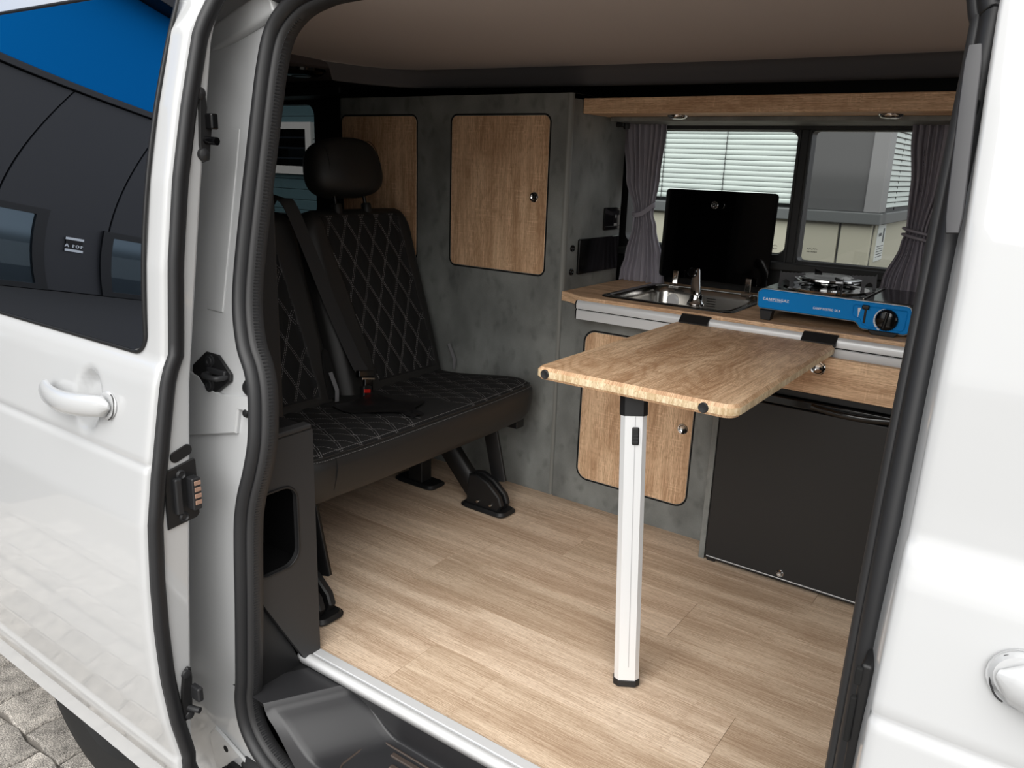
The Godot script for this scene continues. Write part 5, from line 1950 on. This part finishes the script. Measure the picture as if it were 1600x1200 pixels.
# ---------- outside ----------
func build_outside() -> void:
	# ground: pavers in the visible corner as single stones, the yard beyond as one slab
	var g := struct("ground", Vector3(0, -0.62, 1.5), "yard of grey concrete pavers under and beside the van")
	var m := MB.new()
	m.box(Vector3(-60, -0.75, -60), Vector3(60, -0.632, 60))
	part("bedding", m, M(Color(0.50, 0.48, 0.455), 0.95), g)
	m = MB.new()
	m.box(Vector3(-60, -0.70, -1.0), Vector3(-3.0, -0.622, 60))
	part("asphalt", m, M(Color(0.16, 0.16, 0.165), 0.9), g)
	var pm := []
	for k in 4:
		var b: float = [0.60, 0.56, 0.63, 0.58][k]
		var pmat := tri_mat(cloud_image(90 + k, Color(b, b * 0.965, b * 0.92), 0.35, 1.1, 256), 0.95, Vector3(2.6, 2.6, 2.6), Vector3(k * 0.3, 0, k * 0.17))
		pm.append(pmat)
	var sh := []
	for k in 3:
		m = MB.new()
		var po := PackedVector2Array()
		var w := 0.097
		var h := 0.0775
		for q in [Vector2(-w, -h), Vector2(-w * 0.35, -h + 0.008), Vector2(w * 0.35, -h - 0.004), Vector2(w, -h), Vector2(w - 0.006, -h * 0.3), Vector2(w + 0.005, h * 0.35), Vector2(w, h), Vector2(w * 0.35, h - 0.004), Vector2(-w * 0.35, h + 0.008), Vector2(-w, h), Vector2(-w + 0.005, h * 0.35), Vector2(-w - 0.006, -h * 0.3)]:
			po.push_back(q)
		m.prism(po, Transform3D(Basis(Vector3.RIGHT, Vector3.FORWARD, Vector3.UP), Vector3(0, -0.06, 0)), 0.06, 0.006)
		sh.append(m.mesh())
	var rng := RandomNumberGenerator.new()
	rng.seed = 4
	for i in 22:
		for j in 10:
			var x := -2.6 + i * 0.2 + (0.1 if j % 2 else 0.0)
			var zz := 1.02 + j * 0.161
			if x > 0.3:
				continue
			var o := part("paver", sh[(i + j) % 3], pm[rng.randi() % 4], g)
			o.position = Vector3(x, -0.62 + rng.randf_range(-0.0015, 0.0015), zz) - g.position
	# neighbouring building seen through the far windows
	var n := thing("neighbour_building", "building with white window blinds and cream base seen through the kitchen window", "building", Vector3(-1, -0.62, -3))
	var Z := -2.5
	m = MB.new()
	m.box(Vector3(-3.3, -0.62, -7.0), Vector3(0.36, 0.80, Z - 0.03))
	m.box(Vector3(-7, -0.62, -7.0), Vector3(0.36, 6.5, Z - 0.10))
	part("wall", m, darkclad, n)
	var bx := [-3.0, -2.2, -1.4, -0.55, 0.195, 0.365]
	for k in bx.size() - 1:
		m = MB.new()
		m.box(Vector3(bx[k] + 0.006, -0.6, Z - 0.03), Vector3(bx[k + 1] - 0.006, 0.802, Z), 0.006)
		part("base_panel", m, cream, n)
	m = MB.new()
	m.box(Vector3(0.33, -0.6, -6.8), Vector3(0.368, 0.802, Z - 0.04), 0.004)
	part("base_panel", m, cream, n)
	m = MB.new()
	m.box(Vector3(-3.2, 0.802, Z - 0.1), Vector3(0.40, 0.862, Z + 0.035), 0.006)
	m.box(Vector3(0.33, 0.802, -6.8), Vector3(0.40, 0.862, Z), 0.006)
	part("window_ledge", m, M(Color(0.36, 0.38, 0.38), 0.5), n)
	m = MB.new()
	m.box(Vector3(-0.02, 0.862, Z - 0.1), Vector3(0.30, 4.5, Z - 0.02), 0.004)
	part("cladding_panel", m, darkclad, n)
	m = MB.new()
	m.box(Vector3(0.30, 0.862, Z - 0.14), Vector3(0.385, 4.5, Z - 0.005), 0.006)
	part("corner_post", m, M(Color(0.52, 0.53, 0.53), 0.5), n)
	m = MB.new()
	for x in [-1.02, -0.03]:
		m = MB.new()
		m.box(Vector3(x - 0.02, 0.862, Z - 0.1), Vector3(x + 0.02, 2.6, Z - 0.02), 0.004)
		part("window_frame", m, darkclad, n)
	var slat := MB.new()
	var sp := PackedVector2Array()
	for i in 9:
		var a := lerpf(-0.9, 0.9, i / 8.0)
		sp.push_back(Vector2(0.010 * cos(a) - 0.004, 0.0262 * sin(a) / 0.78 * 0.5))
	for i in 9:
		var a := lerpf(0.9, -0.9, i / 8.0)
		sp.push_back(Vector2(0.010 * cos(a) - 0.006, 0.0262 * sin(a) / 0.78 * 0.5))
	slat.prism(sp, Transform3D(Basis(Vector3(0, 0, 1), Vector3.UP, Vector3(-1, 0, 0)), Vector3(0.475, 0, 0)), 0.95)
	var sm := slat.mesh()
	for k in 40:
		var o := part("blind_slat", sm, slat_white, n)
		o.position = Vector3(-0.525, 0.898 + k * 0.0285, Z - 0.055) - n.position
	for x in [-0.885, -0.50, -0.095]:
		m = MB.new()
		m.tube(PackedVector3Array([Vector3(x, 0.87, Z - 0.04), Vector3(x + 0.006, 2.1, Z - 0.04)]), 0.0020, 6)
		for k in 40:
			m.rbox(Vector3(x, 0.8925 + k * 0.0285, Z - 0.0425), Vector3(0.007, 0.005, 0.006), 0.0015, Basis.IDENTITY, 0)
		part("blind_cord", m, black, n)
	# side face with its own blind
	for k in 40:
		m = MB.new()
		m.rbox(Vector3(0.372, 0.898 + k * 0.0285, -3.15), Vector3(0.005, 0.0255, 0.95), 0.002, Basis(Vector3(0, 0, 1), 0.3))
		part("side_blind_slat", m, slat_white, n)
	m = MB.new()
	m.box(Vector3(0.35, 0.862, -2.665), Vector3(0.375, 2.4, -2.64))
	part("side_frame", m, darkclad, n)
	m = MB.new()
	m.tube(PackedVector3Array([Vector3(0.372, 0.87, -2.93), Vector3(0.372, 2.1, -2.93)]), 0.003, 6)
	part("side_blind_cord", m, black, n)
	m = MB.new()
	m.box(Vector3(0.3655, 0.60, -2.80), Vector3(0.372, 0.80, -2.60), 0.002)
	var nt := part("notice", m, M(Color(0.80, 0.83, 0.82), 0.5), n)
	m = MB.new()
	m.box(Vector3(0.3722, 0.735, -2.70), Vector3(0.3728, 0.752, -2.63))
	m.box(Vector3(0.3722, 0.70, -2.77), Vector3(0.3728, 0.775, -2.735))
	for k in 5:
		m.box(Vector3(0.3722, 0.622 + k * 0.014, -2.78), Vector3(0.3728, 0.626 + k * 0.014, -2.62))
	part("notice_print", m, M(Color(0.25, 0.27, 0.28), 0.6), nt)
	# planked stretch with a white window, seen through the rear window
	var teal := M(Color(0.33, 0.45, 0.48), 0.6)
	for k in 40:
		m = MB.new()
		m.box(Vector3(-6.9, -0.5 + k * 0.085, Z - 0.1), Vector3(-3.42, -0.418 + k * 0.085, Z - 0.06), 0.005)
		part("siding_plank", m, teal, n)
	m = MB.new()
	m.box(Vector3(-3.95, -0.3, Z - 0.08), Vector3(-3.90, 3.0, Z - 0.03), 0.005)
	part("siding_trim", m, M(Color(0.55, 0.62, 0.62), 0.5), n)
	m = MB.new()
	m.holed(Rect2(-5.4, 0.90, 1.35, 0.42), rrect(-5.33, 0.965, -4.12, 1.265, 0.004, 2), Transform3D(Basis.IDENTITY, Vector3(0, 0, Z - 0.09)), 0.07)
	var wf := part("window_frame", m, M(Color(0.93, 0.93, 0.92), 0.4), n)
	m = MB.new()
	m.box(Vector3(-5.33, 0.965, Z - 0.075), Vector3(-4.12, 1.265, Z - 0.06))
	part("pane", m, M(Color(0.10, 0.13, 0.16), 0.35), wf)
	build_facade()

func build_facade() -> void:
	# workshop front behind the van's tail; it shows only as a reflection in the sliding door's glass
	var f := thing("workshop_building", "dark clad workshop with blue upper band, mirrored in the sliding door window", "building", Vector3(-12.5, -0.62, 7))
	var X := -12.0
	var m := MB.new()
	m.box(Vector3(X - 6, -0.62, -2), Vector3(X - 0.1, 8.2, 22))
	part("core", m, M(Color(0.10, 0.10, 0.11), 0.7), f)
	var dk := M(Color(0.215, 0.22, 0.235), 0.55)
	var zs := [-2.0, 0.35, 2.2, 4.06, 5.92, 7.70, 9.55, 11.4, 14.0, 22.0]
	for k in zs.size() - 1:
		m = MB.new()
		m.box(Vector3(X - 0.1, -0.6, zs[k] + 0.012), Vector3(X, 4.88, zs[k + 1] - 0.012), 0.01)
		part("wall_panel", m, dk, f)
	m = MB.new()
	m.box(Vector3(X - 0.1, 4.90, -2), Vector3(X + 0.06, 5.06, 22), 0.02)
	part("gutter_band", m, M(Color(0.16, 0.165, 0.18), 0.5), f)
	m = MB.new()
	m.box(Vector3(X - 0.1, 5.06, -2), Vector3(X + 0.03, 7.55, 22), 0.02)
	var bb := M(Color(0.0, 0.47, 0.78), 0.9)
	bb.metallic_specular = 0.2
	part("blue_band", m, bb, f)
	m = MB.new()
	m.box(Vector3(X - 0.1, 7.55, -2), Vector3(X + 0.5, 8.3, 22), 0.02)
	part("roof_edge", m, M(Color(0.13, 0.13, 0.15), 0.5), f)
	var paneM := M(Color(0.42, 0.48, 0.52), 0.02, 0.9)
	for q in [[4.4, 6.52, 1.5], [7.78, 8.9, 1.2]]:
		m = MB.new()
		m.holed(Rect2(q[0] - 0.18, -0.6, q[1] - q[0] + 0.36, q[2] + 0.78), rrect(q[0], -0.45, q[1], q[2], 0.02, 2), Transform3D(Basis(Vector3(0, 0, 1), Vector3.UP, Vector3(-1, 0, 0)), Vector3(X + 0.05, 0, 0)), 0.12)
		var fr := part("window_frame", m, M(Color(0.13, 0.135, 0.145), 0.5), f)
		m = MB.new()
		m.box(Vector3(X + 0.0, -0.45, q[0]), Vector3(X + 0.008, q[2], q[1]))
		part("pane", m, paneM, fr)
	m = MB.new()
	m.box(Vector3(X, 0.60, 7.03), Vector3(X + 0.02, 1.02, 7.30), 0.004)
	var sg := part("sign_plate", m, M(Color(0.07, 0.07, 0.075), 0.5), f)
	m = MB.new()
	for y in [0.98, 0.64]:
		m.box(Vector3(X + 0.02, y - 0.035, 7.02), Vector3(X + 0.026, y + 0.035, 7.31), 0.002)
	part("sign_strip", m, lettermat, sg)
	lettering("101 A", 0.085, at(Vector3(X + 0.021, 0.77, 7.165), Vector3(0, 0, -1), Vector3.UP), lettermat, sg)
